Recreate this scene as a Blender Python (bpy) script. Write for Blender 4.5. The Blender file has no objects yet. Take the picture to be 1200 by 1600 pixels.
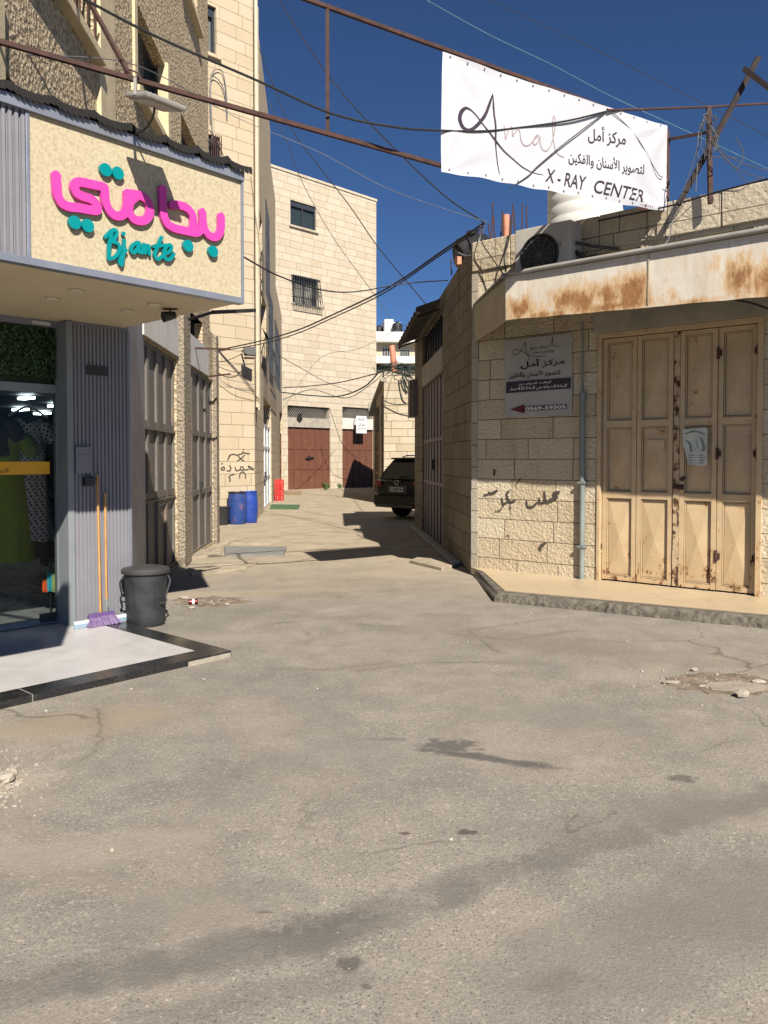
import bpy, math, random
import numpy as np
from mathutils import Vector, Matrix
random.seed(7); rng = np.random.default_rng(7)
S = bpy.context.scene
COL = S.collection
R = math.radians
# ------------------------------------------------------------------ camera
F, CX, HY, CH = 1230.0, 600.0, 718.0, 1.6      # focal length in photo pixels, vanishing column, horizon row, eye height
cd = bpy.data.cameras.new('camera'); cam = bpy.data.objects.new('camera', cd); COL.objects.link(cam)
PITCH = 1.7
cam.location = (0, 0, CH); cam.rotation_euler = (R(90-PITCH), 0, 0)
PY = HY+F*math.tan(R(PITCH))                 # principal row
cd.sensor_fit = 'VERTICAL'; cd.sensor_height = 36; cd.lens = F/1600*36
cd.shift_y = -(800-PY)/1600; cd.clip_start = .05; cd.clip_end = 2000
S.camera = cam
# ------------------------------------------------------------------ sky and sun
SUN_EL, HX, HYS = R(39.7), .30, -.954
w = bpy.data.worlds.new('World'); S.world = w; w.use_nodes = True
nt = w.node_tree; bg = nt.nodes['Background']
sky = nt.nodes.new('ShaderNodeTexSky'); sky.sky_type = 'NISHITA'; sky.sun_disc = False
sky.sun_elevation = SUN_EL; sky.sun_rotation = math.atan2(HX, HYS); sky.altitude = 3000
sky.air_density = 1.0; sky.dust_density = 0; sky.ozone_density = 10.0
nt.links.new(sky.outputs[0], bg.inputs[0]); bg.inputs[1].default_value = .05
sd = bpy.data.lights.new('sun', 'SUN'); so = bpy.data.objects.new('sun', sd); COL.objects.link(so)
sd.energy = 5.0; sd.angle = R(.5); sd.color = (1, .93, .82)
so.rotation_euler = Vector((HX*math.cos(SUN_EL), HYS*math.cos(SUN_EL), math.sin(SUN_EL))).to_track_quat('Z', 'Y').to_euler()
so.location = (10, -30, 30)
S.view_settings.view_transform = 'Standard'; S.view_settings.look = 'None'
S.view_settings.exposure = .65; S.view_settings.gamma = 1
S.cycles.diffuse_bounces = 1; S.cycles.max_bounces = 6; S.cycles.transparent_max_bounces = 8

# ------------------------------------------------------------------ geometry helpers
PM = Matrix.Rotation(R(-PITCH), 3, 'X')
def ray(px, py): return PM @ Vector(((px-CX)/F, 1, -(py-PY)/F))
def P(px, py, Y): d = ray(px, py); return Vector((0, 0, CH))+d*(Y/d.y)
def G(px, py, z=0.0): d = ray(px, py); return Vector((0, 0, CH))+d*((z-CH)/d.z)       # the point of the photo that lies at height z
class Wall:
    """a vertical plane: u runs to the right as seen from the street, z up, out towards the street"""
    def __init__(s, o, d):
        l = math.hypot(*d); s.o = o; s.d = (d[0]/l, d[1]/l); s.n = (s.d[1], -s.d[0])
    def p(s, u, z, out=0.0):
        return Vector((s.o[0]+u*s.d[0]+out*s.n[0], s.o[1]+u*s.d[1]+out*s.n[1], z))
    def uz(s, px, py, out=0.0):
        q = ray(px, py); ox, oy = s.o[0]+out*s.n[0], s.o[1]+out*s.n[1]; r = q.x/q.y
        u = (r*oy-ox)/(s.d[0]-r*s.d[1]); return u, CH+q.z/q.y*(oy+u*s.d[1])
    def u(s, px, out=0.0): return s.uz(px, HY, out)[0]
class MB:
    def __init__(s): s.v = []; s.f = []; s.uv = []
    def face(s, pts, uvs=None):
        i = len(s.v); s.v += [Vector(p) for p in pts]; s.f.append(list(range(i, i+len(pts))))
        if uvs is None:
            a, b, c = s.v[i], s.v[i+1], s.v[i+2]; n = (b-a).cross(c-a)
            k = max(range(3), key=lambda q: abs(n[q]))
            uvs = [((p.y, p.z), (p.x, p.z), (p.x, p.y))[k] for p in s.v[i:]]
        s.uv += [tuple(q) for q in uvs]
        return s
    def wq(s, W, u0, u1, z0, z1, out=0.0):
        return s.face([W.p(u0, z0, out), W.p(u1, z0, out), W.p(u1, z1, out), W.p(u0, z1, out)], [(u0, z0), (u1, z0), (u1, z1), (u0, z1)])
    def wbox(s, W, u0, u1, z0, z1, o0, o1):
        """box on a wall between depths o0 < o1"""
        p = W.p
        s.wq(W, u0, u1, z0, z1, o1)
        s.face([p(u1, z0, o0), p(u0, z0, o0), p(u0, z1, o0), p(u1, z1, o0)], [(u1, z0), (u0, z0), (u0, z1), (u1, z1)])
        s.face([p(u0, z0, o0), p(u0, z0, o1), p(u0, z1, o1), p(u0, z1, o0)], [(u0-o1+o0, z0), (u0, z0), (u0, z1), (u0-o1+o0, z1)])
        s.face([p(u1, z0, o1), p(u1, z0, o0), p(u1, z1, o0), p(u1, z1, o1)], [(u1, z0), (u1+o1-o0, z0), (u1+o1-o0, z1), (u1, z1)])
        s.face([p(u0, z1, o1), p(u1, z1, o1), p(u1, z1, o0), p(u0, z1, o0)], [(u0, z1), (u1, z1), (u1, z1+o1-o0), (u0, z1+o1-o0)])
        s.face([p(u0, z0, o0), p(u1, z0, o0), p(u1, z0, o1), p(u0, z0, o1)], [(u0, z0), (u1, z0), (u1, z0+o1-o0), (u0, z0+o1-o0)])
        return s
    def shell(s, W, u0, u1, z0, z1, holes=(), depth=.2):
        """wall sheet with rectangular openings (u0,u1,z0,z1) and their reveals"""
        us = sorted({u0, u1, *[min(max(q, u0), u1) for h in holes for q in h[:2]]}); zs = sorted({z0, z1, *[min(max(q, z0), z1) for h in holes for q in h[2:4]]})
        for a, b in zip(us, us[1:]):
            for c, d in zip(zs, zs[1:]):
                m, k = (a+b)/2, (c+d)/2
                if not any(h[0] < m < h[1] and h[2] < k < h[3] for h in holes): s.wq(W, a, b, c, d)
        for h in holes:
            a, b, c, d = h[:4]; e = h[4] if len(h) > 4 else depth; p = W.p
            s.face([p(a, c, 0), p(a, d, 0), p(a, d, -e), p(a, c, -e)], [(a, c), (a, d), (a+e, d), (a+e, c)])
            s.face([p(b, c, -e), p(b, d, -e), p(b, d, 0), p(b, c, 0)], [(b-e, c), (b-e, d), (b, d), (b, c)])
            s.face([p(a, d, 0), p(b, d, 0), p(b, d, -e), p(a, d, -e)], [(a, d), (b, d), (b, d+e), (a, d+e)])
            s.face([p(a, c, -e), p(b, c, -e), p(b, c, 0), p(a, c, 0)], [(a, c-e), (b, c-e), (b, c), (a, c)])
        return s
    def box(s, c, size, rz=0.0, rx=0.0, ry=0.0):
        m = Matrix.Rotation(rz, 3, 'Z') @ Matrix.Rotation(rx, 3, 'X') @ Matrix.Rotation(ry, 3, 'Y'); c = Vector(c); h = Vector(size)/2
        q = lambda x, y, z: c+m @ Vector((x*h.x, y*h.y, z*h.z))
        for a in ([(-1,-1,-1),(1,-1,-1),(1,-1,1),(-1,-1,1)], [(1,1,-1),(-1,1,-1),(-1,1,1),(1,1,1)], [(-1,1,-1),(-1,-1,-1),(-1,-1,1),(-1,1,1)],
                  [(1,-1,-1),(1,1,-1),(1,1,1),(1,-1,1)], [(-1,-1,1),(1,-1,1),(1,1,1),(-1,1,1)], [(-1,1,-1),(1,1,-1),(1,-1,-1),(-1,-1,-1)]):
            s.face([q(*k) for k in a])
        return s
    def beam(s, a, b, wd, th=None, up=(0, 0, 1)):
        """square bar from a to b"""
        a, b = Vector(a), Vector(b); th = th or wd; t = (b-a).normalized(); x = t.cross(Vector(up))
        if x.length < 1e-3: x = t.cross(Vector((1, 0, 0)))
        x.normalize(); y = x.cross(t)
        k = [(-1,-1),(1,-1),(1,1),(-1,1)]; A = [a+x*i*wd/2+y*j*th/2 for i, j in k]; B = [p+(b-a) for p in A]
        for i in range(4): s.face([A[i], A[(i+1) % 4], B[(i+1) % 4], B[i]])
        s.face(A[::-1]); s.face(B); return s
    def tube(s, pts, r, n=8, caps=True):
        pts = [Vector(p) for p in pts]; rs = r if isinstance(r, (list, tuple)) else [r]*len(pts); base = len(s.v); x = None; L = 0
        for i, p in enumerate(pts):
            t = (pts[min(i+1, len(pts)-1)]-pts[max(i-1, 0)]).normalized()
            if x is None: x = t.cross(Vector((0, 0, 1)) if abs(t.z) < .9 else Vector((1, 0, 0)))
            x = (x-t*x.dot(t)).normalized(); y = t.cross(x)
            for k in range(n):
                a = 2*math.pi*k/n; s.v.append(p+(x*math.cos(a)+y*math.sin(a))*rs[i])
            if i:
                dl = (p-pts[i-1]).length
                for k in range(n):
                    k2 = (k+1) % n; A = base+(i-1)*n; B = base+i*n
                    s.f.append([A+k, A+k2, B+k2, B+k]); c = 2*math.pi*rs[i]/n
                    s.uv += [(k*c, L), ((k+1)*c, L), ((k+1)*c, L+dl), (k*c, L+dl)]
                L += dl
        if caps:
            for st, rev in ((base, True), (base+(len(pts)-1)*n, False)):
                f = list(range(st, st+n)); s.f.append(f[::-1] if rev else f); s.uv += [(0, 0)]*n
        return s
    def lathe(s, prof, c, n=28, ax=None):
        """turn (r, h) pairs about the vertical at c, or about the direction ax"""
        c = Vector(c); q = Vector((0, 0, 1)).rotation_difference(Vector(ax)).to_matrix() if ax is not None else Matrix.Identity(3)
        b = len(s.v); L = 0
        for i, (r, h) in enumerate(prof):
            for k in range(n):
                a = 2*math.pi*k/n; s.v.append(c+q @ Vector((r*math.cos(a), r*math.sin(a), h)))
            if i:
                dl = math.hypot(r-prof[i-1][0], h-prof[i-1][1])
                for k in range(n):
                    k2 = (k+1) % n; A = b+(i-1)*n; B = b+i*n; s.f.append([A+k, A+k2, B+k2, B+k]); cc = 2*math.pi*max(r, .01)/n
                    s.uv += [(k*cc, L), ((k+1)*cc, L), ((k+1)*cc, L+dl), (k*cc, L+dl)]
                L += dl
        for st, rev in ((b, True), (b+(len(prof)-1)*n, False)):
            f = list(range(st, st+n)); s.f.append(f[::-1] if rev else f); s.uv += [(0, 0)]*n
        return s
    def prism(s, poly, z0, z1):
        """ground polygon [(x, y)...] raised from z0 to z1"""
        n = len(poly); A = sum(poly[i][0]*poly[(i+1) % n][1]-poly[(i+1) % n][0]*poly[i][1] for i in range(n))
        if A < 0: poly = poly[::-1]
        s.face([(x, y, z1) for x, y in poly], list(poly)); s.face([(x, y, z0) for x, y in poly[::-1]], list(poly[::-1]))
        for i in range(n):
            a, b = poly[i], poly[(i+1) % n]; l = math.dist(a, b)
            s.face([(*a, z0), (*b, z0), (*b, z1), (*a, z1)], [(0, z0), (l, z0), (l, z1), (0, z1)])
        return s
    def flat(s, W, vf, out, th=0.0):
        """put a flat drawing (points in u,z + faces) on a wall; th > 0 gives it thickness back towards the wall"""
        V, Fs = vf; b = len(s.v); s.v += [W.p(x, y, out) for x, y in V]
        for f in Fs:
            s.f.append([b+i for i in f]); s.uv += [tuple(V[i]) for i in f]
        if th > 0:
            b2 = len(s.v); s.v += [W.p(x, y, out-th) for x, y in V]; cnt = {}
            for f in Fs:
                for i, j in zip(f, f[1:]+f[:1]): cnt[(i, j)] = cnt.get((i, j), 0)+1
            for (i, j) in cnt:
                if (j, i) not in cnt:
                    s.f.append([b+j, b+i, b2+i, b2+j]); s.uv += [V[j], V[i], V[i], V[j]]
        return s
OFF = {}
def build(name, mb, mat, parent=None, smooth=False, bevel=0.0, seg=2, weld=False, loc=None):
    me = bpy.data.meshes.new(name)
    if parent is None:
        if loc is None:
            a = np.array([tuple(v) for v in mb.v]); lo, hi = a.min(0), a.max(0); loc = ((lo[0]+hi[0])/2, (lo[1]+hi[1])/2, lo[2])
        off = Vector(loc)
    else: off = OFF[parent.name]
    me.from_pydata([tuple(v-off) for v in mb.v], [], mb.f)
    uvl = me.uv_layers.new(name='UVMap'); uvl.data.foreach_set('uv', np.array(mb.uv, 'f').ravel())
    for m in (mat if isinstance(mat, (list, tuple)) else [mat]): me.materials.append(m)
    if weld or bevel or smooth:
        import bmesh
        bm = bmesh.new(); bm.from_mesh(me); bmesh.ops.remove_doubles(bm, verts=bm.verts, dist=1e-4); bmesh.ops.recalc_face_normals(bm, faces=bm.faces) if (bevel or weld) else None; bm.to_mesh(me); bm.free()
    o = bpy.data.objects.new(name, me); COL.objects.link(o)
    if parent is None: o.location = off
    else: o.parent = parent
    OFF[o.name] = off
    if bevel:
        b = o.modifiers.new('bevel', 'BEVEL'); b.width = bevel; b.segments = seg; b.limit_method = 'ANGLE'; b.angle_limit = R(40)
    if smooth:
        me.polygons.foreach_set('use_smooth', [True]*len(me.polygons))
        me.set_sharp_from_angle(angle=R(38))
    return o
def thing(name, label, cat, loc, group=None):
    o = bpy.data.objects.new(name, None); COL.objects.link(o); o.location = loc; o.empty_display_size = .2
    OFF[o.name] = Vector(loc); return tag(o, label, cat, group)
def tag(o, label=None, cat=None, group=None, kind=None):
    if label: o['label'] = label
    if cat: o['category'] = cat
    if group: o['group'] = group
    if kind: o['kind'] = kind
    return o
def struct(name, mb, mat, **k): return tag(build(name, mb, mat, **k), kind='structure')
def smooth(pts, n=6):
    """Catmull-Rom through tuples of any size"""
    p = [np.array(q, float) for q in pts]
    if len(p) < 3: return [tuple(q) for q in p]
    p = [2*p[0]-p[1]]+p+[2*p[-1]-p[-2]]; out = []
    for i in range(1, len(p)-2):
        for k in range(n):
            t = k/n; a, b, c, d = p[i-1:i+3]
            out.append(tuple(.5*(2*b+(c-a)*t+(2*a-5*b+4*c-d)*t*t+(3*b-a-3*c+d)*t**3)))
    out.append(tuple(p[-2])); return out
def ink(strokes, cell):
    """union of round-ended strokes [(x, y, r)...] as one flat mesh (marching squares over their distance field)"""
    pts = np.array([q for s in strokes for q in s]); m = pts[:, 2].max()+2*cell
    x0, y0 = pts[:, 0].min()-m, pts[:, 1].min()-m; nx = int((pts[:, 0].max()+m-x0)/cell)+2; ny = int((pts[:, 1].max()+m-y0)/cell)+2
    D = np.full((ny, nx), 9.0)
    for s in strokes:
        if len(s) == 1: s = [s[0], (s[0][0]+1e-5, s[0][1], s[0][2])]
        for a, b in zip(s, s[1:]):
            rr = max(a[2], b[2])+2*cell
            i0 = max(0, int((min(a[0], b[0])-rr-x0)/cell)); i1 = min(nx, int((max(a[0], b[0])+rr-x0)/cell)+2)
            j0 = max(0, int((min(a[1], b[1])-rr-y0)/cell)); j1 = min(ny, int((max(a[1], b[1])+rr-y0)/cell)+2)
            X, Y = np.meshgrid(x0+np.arange(i0, i1)*cell, y0+np.arange(j0, j1)*cell)
            dx, dy = b[0]-a[0], b[1]-a[1]; l = dx*dx+dy*dy+1e-12
            t = np.clip(((X-a[0])*dx+(Y-a[1])*dy)/l, 0, 1)
            d = np.hypot(X-a[0]-t*dx, Y-a[1]-t*dy)-(a[2]+t*(b[2]-a[2]))
            D[j0:j1, i0:i1] = np.minimum(D[j0:j1, i0:i1], d)
    V, Fs, idx = [], [], {}
    def vid(key, x, y):
        if key not in idx: idx[key] = len(V); V.append((x, y))
        return idx[key]
    ins = D < 0
    any_in = ins[:-1, :-1] | ins[1:, :-1] | ins[:-1, 1:] | ins[1:, 1:]
    for j, i in zip(*np.nonzero(any_in)):
        c = [(i, j), (i+1, j), (i+1, j+1), (i, j+1)]; f = []
        for k in range(4):
            (ia, ja), (ib, jb) = c[k], c[(k+1) % 4]; da, db = D[ja, ia], D[jb, ib]
            if da < 0: f.append(vid((ia, ja), x0+ia*cell, y0+ja*cell))
            if (da < 0) != (db < 0):
                t = da/(da-db); key = ('e',)+tuple(sorted(((ia, ja), (ib, jb))))
                f.append(vid(key, x0+(ia+t*(ib-ia))*cell, y0+(ja+t*(jb-ja))*cell))
        if len(f) > 2: Fs.append(f)
    return V, Fs
def pxstrokes(W, lst, conv, out=0.0, n=5):
    """strokes given in photo pixels [(x, y, r_metres)...] -> smoothed strokes in wall metres"""
    res = []
    for s in lst:
        q = []
        for a in s:
            x, y = conv(a[0], a[1]); u, z = W.uz(x, y, out); q.append((u, z, a[2]))
        res.append(smooth(q, n) if len(q) > 2 else q)
    return res
def zoomconv(x0, y0, sc): return lambda a, b: (x0+a/sc, y0+b/sc)
def withr(pts, r): return [(a, b, r) for a, b in pts]
def text_vf(s, bold=0.0, shear=0.0):
    c = bpy.data.curves.new('text', 'FONT'); c.body = s; c.offset = bold; c.shear = shear; c.resolution_u = 4
    o = bpy.data.objects.new('text', c); COL.objects.link(o)
    dg = bpy.context.evaluated_depsgraph_get(); e = o.evaluated_get(dg); me = e.to_mesh()
    V = [(v.co.x, v.co.y) for v in me.vertices]; Fs = [list(p.vertices) for p in me.polygons]
    e.to_mesh_clear(); bpy.data.objects.remove(o); bpy.data.curves.remove(c)
    return V, Fs
def text_quad(W, s, quad, out=0.0, bold=0.0, shear=0.0):
    """fit a line of text to the wall area whose corners in the photo are TL, TR, BR, BL"""
    V, Fs = text_vf(s, bold, shear); a = np.array(V); lo, hi = a.min(0), a.max(0)
    TL, TR, BR, BL = [np.array(W.uz(x, y, out)) for x, y in quad]; res = []
    for x, y in V:
        s_, t = (x-lo[0])/(hi[0]-lo[0]), (y-lo[1])/(hi[1]-lo[1])
        res.append(tuple((BL*(1-s_)+BR*s_)*(1-t)+(TL*(1-s_)+TR*s_)*t))
    return res, Fs
def AR(*cps): return ''.join(chr(c) for c in reversed(cps))       # shaped Arabic letters, laid out for a left-to-right setter
MARKAZ_AMAL = AR(0xFEE3,0xFEAE,0xFEDB,0xFEB0,32,0xFE83,0xFEE3,0xFEDE)
TASWIR = AR(0xFEDF,0xFE98,0xFEBC,0xFEEE,0xFEF3,0xFEAE,32,0xFE8D,0xFEF7,0xFEB3,0xFEE8,0xFE8E,0xFEE5,32,0xFEED,0xFE8D,0xFEDF,0xFED4,0xFEDC,0xFEF4,0xFEE6)
AWQAT = AR(0xFE83,0xFEED,0xFED7,0xFE8E,0xFE95,32,0xFE8D,0xFEDF,0xFEAA,0xFEED,0xFE8D,0xFEE1,32,0xFEE3,0xFEE6)
ALSAA = (0xFE8D,0xFEDF,0xFEB4,0xFE8E,0xFECB,0xFE94)
HOURS = AR(*ALSAA,32,0x38,32,0xFEBB,0xFE92,0xFE8E,0xFEA3,0xFE8E,32,0xFEA3,0xFE98,0xFEF0,32,*ALSAA,32,0x30,0x33,0x2E,0x38,32,0xFEE3,0xFEB4,0xFE8E,0xFE80)

# ------------------------------------------------------------------ materials
class NT:
    def __init__(s, name):
        s.m = bpy.data.materials.new(name); s.m.use_nodes = True; s.t = s.m.node_tree
        s.b = s.t.nodes['Principled BSDF']; s.out = s.t.nodes['Material Output']
    def n(s, typ, inp=None, **at):
        x = s.t.nodes.new('ShaderNode'+typ)
        for k, v in at.items(): setattr(x, k, v)
        for k, v in (inp or {}).items():
            if isinstance(v, bpy.types.NodeSocket): s.t.links.new(v, x.inputs[k])
            else: x.inputs[k].default_value = v
        return x
    def set(s, **kw):
        for k, v in kw.items():
            k = k.replace('_', ' ')
            if isinstance(v, bpy.types.NodeSocket): s.t.links.new(v, s.b.inputs[k])
            else: s.b.inputs[k].default_value = v
        return s.m
    def uv(s): return s.n('UVMap').outputs[0]
    def obj(s): return s.n('TexCoord').outputs['Object']
    def pos(s): return s.n('NewGeometry').outputs['Position']
    def map(s, v, sc=(1, 1, 1), loc=(0, 0, 0), rot=(0, 0, 0)): return s.n('Mapping', {0: v, 1: loc, 2: rot, 3: sc}).outputs[0]
    def noise(s, v, scale, det=4, rough=.55, dist=0.0): return s.n('TexNoise', {'Vector': v, 'Scale': scale, 'Detail': det, 'Roughness': rough, 'Distortion': dist}).outputs[0]
    def vor(s, v, scale, feature='F1', rnd=1.0): return s.n('TexVoronoi', {'Vector': v, 'Scale': scale, 'Randomness': rnd}, feature=feature).outputs[0]
    def ramp(s, fac, stops):
        r = s.n('ValToRGB', {0: fac}); e = r.color_ramp.elements
        while len(e) < len(stops): e.new(.5)
        for k, (p, c) in zip(e, stops): k.position = p; k.color = (*c, 1) if not isinstance(c, (int, float)) else (c, c, c, 1)
        return r.outputs[0]
    def mix(s, f, a, b, mode='MIX'):
        x = s.n('Mix', data_type='RGBA', blend_type=mode); L = s.t.links
        for k, v in ((0, f), (6, a), (7, b)):
            if isinstance(v, bpy.types.NodeSocket): L.new(v, x.inputs[k])
            else: x.inputs[k].default_value = (*v, 1) if isinstance(v, (tuple, list)) else v
        return x.outputs[2]
    def math(s, op, a, b=0.0, c=0.0, clamp=False):
        x = s.n('Math', {0: a, 1: b, 2: c}, operation=op); x.use_clamp = clamp; return x.outputs[0]
    def sep(s, v):
        x = s.n('SeparateXYZ', {0: v}); return x.outputs
    def comb(s, x, y, z=0.0): return s.n('CombineXYZ', {0: x, 1: y, 2: z}).outputs[0]
    def bump(s, h, strength=.5, dist=.02, prev=None):
        i = {'Height': h, 'Strength': strength, 'Distance': dist}
        if prev is not None: i['Normal'] = prev
        return s.n('Bump', i).outputs[0]
    def blob(s, v, c, rx, ry, ang=0.0, wob=.35, soft=.4, nscale=2.0):
        """soft-edged irregular spot round the ground point c"""
        q = s.map(s.n('VectorMath', {0: v, 1: (-c[0], -c[1], 0)}, operation='ADD').outputs[0], sc=(1, 1, 0), rot=(0, 0, -ang))
        x, y, _ = s.sep(q)
        d = s.math('SQRT', s.math('ADD', s.math('POWER', s.math('DIVIDE', x, rx), 2), s.math('POWER', s.math('DIVIDE', y, ry), 2)))
        d = s.math('ADD', d, s.math('MULTIPLY', s.math('SUBTRACT', s.noise(v, nscale, 5), .5), wob*4))
        return s.n('MapRange', {0: d, 1: 1-soft, 2: 1+soft*.3, 3: 1.0, 4: 0.0}).outputs[0]
def plain(name, col, rough=.6, metal=0.0, var=.12, scale=6.0, bump=0.0, bscale=60, spec=.5):
    t = NT(name); v = t.obj(); n = t.noise(v, scale, 5)
    c = t.ramp(n, [(.3, tuple(x*(1-var) for x in col)), (.7, tuple(min(1, x*(1+var)) for x in col))])
    k = dict(Base_Color=c, Roughness=t.ramp(t.noise(v, scale*2, 3), [(.3, max(.02, rough-.08)), (.7, min(1, rough+.08))]), Metallic=metal)
    if bump: k['Normal'] = t.bump(t.noise(v, bscale, 4), .5, bump)
    t.set(Specular_IOR_Level=spec); return t.set(**k)
def stone(name, cols, bw, rh, mort=.006, mcol=(.10, .08, .06), rel=.012, relscale=22, joint=.02, grime=.5, gcol=(.09, .07, .05)):
    """coursed stone facing: rows of blocks of uneven length, own tint for each block, worked face"""
    t = NT(name); x, y, _ = t.sep(t.uv())
    row = t.math('FLOOR', t.math('DIVIDE', y, rh))
    r1 = t.n('TexWhiteNoise', {'W': row}, noise_dimensions='1D').outputs[0]
    r2 = t.n('TexWhiteNoise', {'W': t.math('ADD', row, 31.7)}, noise_dimensions='1D').outputs[0]
    x2 = t.math('MULTIPLY', t.math('ADD', x, t.math('MULTIPLY', r1, bw*3)), t.math('ADD', t.math('MULTIPLY', r2, .55), .72))
    uv2 = t.comb(x2, y)
    wob = t.n('VectorMath', {0: uv2, 1: t.n('VectorMath', {0: t.n('TexNoise', {'Vector': t.uv(), 'Scale': 9.0}).outputs[1], 1: (.007, .007, 0)}, operation='MULTIPLY').outputs[0]}, operation='ADD').outputs[0]
    bk = t.n('TexBrick', {'Vector': wob, 'Color1': (0, 0, 0, 1), 'Color2': (1, 1, 1, 1), 'Mortar': (.5, .5, .5, 1), 'Scale': 1.0, 'Mortar Size': mort, 'Mortar Smooth': .15, 'Bias': 0.0, 'Brick Width': bw, 'Row Height': rh}, offset=.0, squash=1.0)
    tint = t.ramp(bk.outputs[0], [(0, cols[0]), (.45, cols[1]), (1, cols[2])])
    v = t.uv()
    tint = t.mix(t.math('MULTIPLY', t.noise(v, 3.0, 6, .65), .5), tint, cols[1])
    fine = t.noise(v, 38, 5, .7)
    tint = t.mix(.55, tint, t.mix(1.0, tint, t.ramp(fine, [(.25, .62), (.75, 1.25)]), 'MULTIPLY'))
    if grime:
        g = t.ramp(t.noise(t.map(v, sc=(2.2, .5, 1)), 1.6, 6, .7), [(.52, 0.0), (.75, 1.0)])
        tint = t.mix(t.math('MULTIPLY', g, grime), tint, gcol)
    col = t.mix(bk.outputs[1], tint, mcol)
    relief = t.noise(v, relscale, 4, .6, .6)
    relief = t.math('ADD', relief, t.math('MULTIPLY', t.vor(v, relscale*.8, 'SMOOTH_F1'), .5))
    relief = t.math('MULTIPLY', relief, t.math('SUBTRACT', 1.0, bk.outputs[1]))
    nb = t.bump(relief, 1.0, rel)
    nb = t.bump(t.math('SUBTRACT', 1.0, bk.outputs[1]), 1.0, joint, nb)
    return t.set(Base_Color=col, Roughness=.9, Normal=nb, Specular_IOR_Level=.2)
def roughcast(name, f=1.0):
    t = NT(name); v = t.pos()
    v2 = t.n('VectorMath', {0: v, 1: t.n('VectorMath', {0: t.n('TexNoise', {'Vector': v, 'Scale': 14.0}).outputs[1], 1: (.05, .05, .05)}, operation='MULTIPLY').outputs[0]}, operation='ADD').outputs[0]
    h = t.math('ADD', t.vor(v2, 26, 'SMOOTH_F1'), t.math('MULTIPLY', t.noise(v, 60, 4), .5))
    c = t.ramp(h, [(.2, (.80, .67, .47)), (.5, (.70, .57, .385)), (.85, (.36, .28, .18))])
    c = t.mix(t.ramp(t.noise(v, 1.3, 5), [(.45, 0.0), (.75, .4)]), c, (.33, .26, .17))
    if f < 1: c = t.mix(.75, c, (.23, .20, .165))
    return t.set(Base_Color=c, Roughness=.95, Normal=t.bump(t.math('SUBTRACT', 1.0, h), 1.0, .035), Specular_IOR_Level=.15)
def rusty(name, base, amount=.5, rough=.55, scale=2.2, streak=(3.0, 3.0, .8), rcol=((.33, .13, .04), (.16, .06, .025)), low=None, scratch=.25, chips=False):
    """painted steel with rust breaking through; low = (height, extra) puts more of it near the foot"""
    t = NT(name); v = t.obj(); p = t.pos()
    n = t.noise(t.map(p, sc=streak), scale, 8, .68)
    if low:
        z = t.sep(p)[2]; n = t.math('ADD', n, t.n('MapRange', {0: z, 1: low[0], 2: 0.1, 3: 0.0, 4: low[1]}).outputs[0])
    k = t.ramp(n, [(.74-amount*.3, 0.0), (.80-amount*.28, 1.0)])
    halo = t.ramp(n, [(.62-amount*.3, 0.0), (.80-amount*.28, .7)])
    rc = t.ramp(t.noise(v, 24, 5, .7), [(.3, rcol[1]), (.65, rcol[0])])
    c = t.ramp(t.noise(v, 3.5, 6, .6), [(.3, tuple(x*.86 for x in base)), (.7, tuple(x*1.06 for x in base))])
    c = t.mix(t.math('MULTIPLY', t.ramp(t.noise(t.map(v, sc=(4, 4, .7)), 5, 6, .75), [(.55, 0.0), (.8, 1.0)]), scratch), c, tuple(x*.45 for x in base))
    if chips:
        d = t.math('ADD', t.vor(p, 17, 'F1'), t.math('MULTIPLY', t.noise(p, 40, 3), .12)); d = t.math('ADD', d, t.ramp(t.noise(p, 3.2, 4), [(.42, .4), (.6, 0.0)]))
        c = t.mix(t.ramp(d, [(.13, .85), (.17, 0.0)]), c, (.07, .045, .03))
    c = t.mix(t.math('MULTIPLY', halo, .55), c, (.55, .26, .09)); c = t.mix(k, c, rc)
    nb = t.bump(t.noise(p, 9, 3), .25, .01); nb = t.bump(k, .5, .003, nb)
    return t.set(Base_Color=c, Roughness=t.mix(k, (rough,)*3, (.9,)*3), Normal=nb, Specular_IOR_Level=.35)
M = {}
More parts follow.
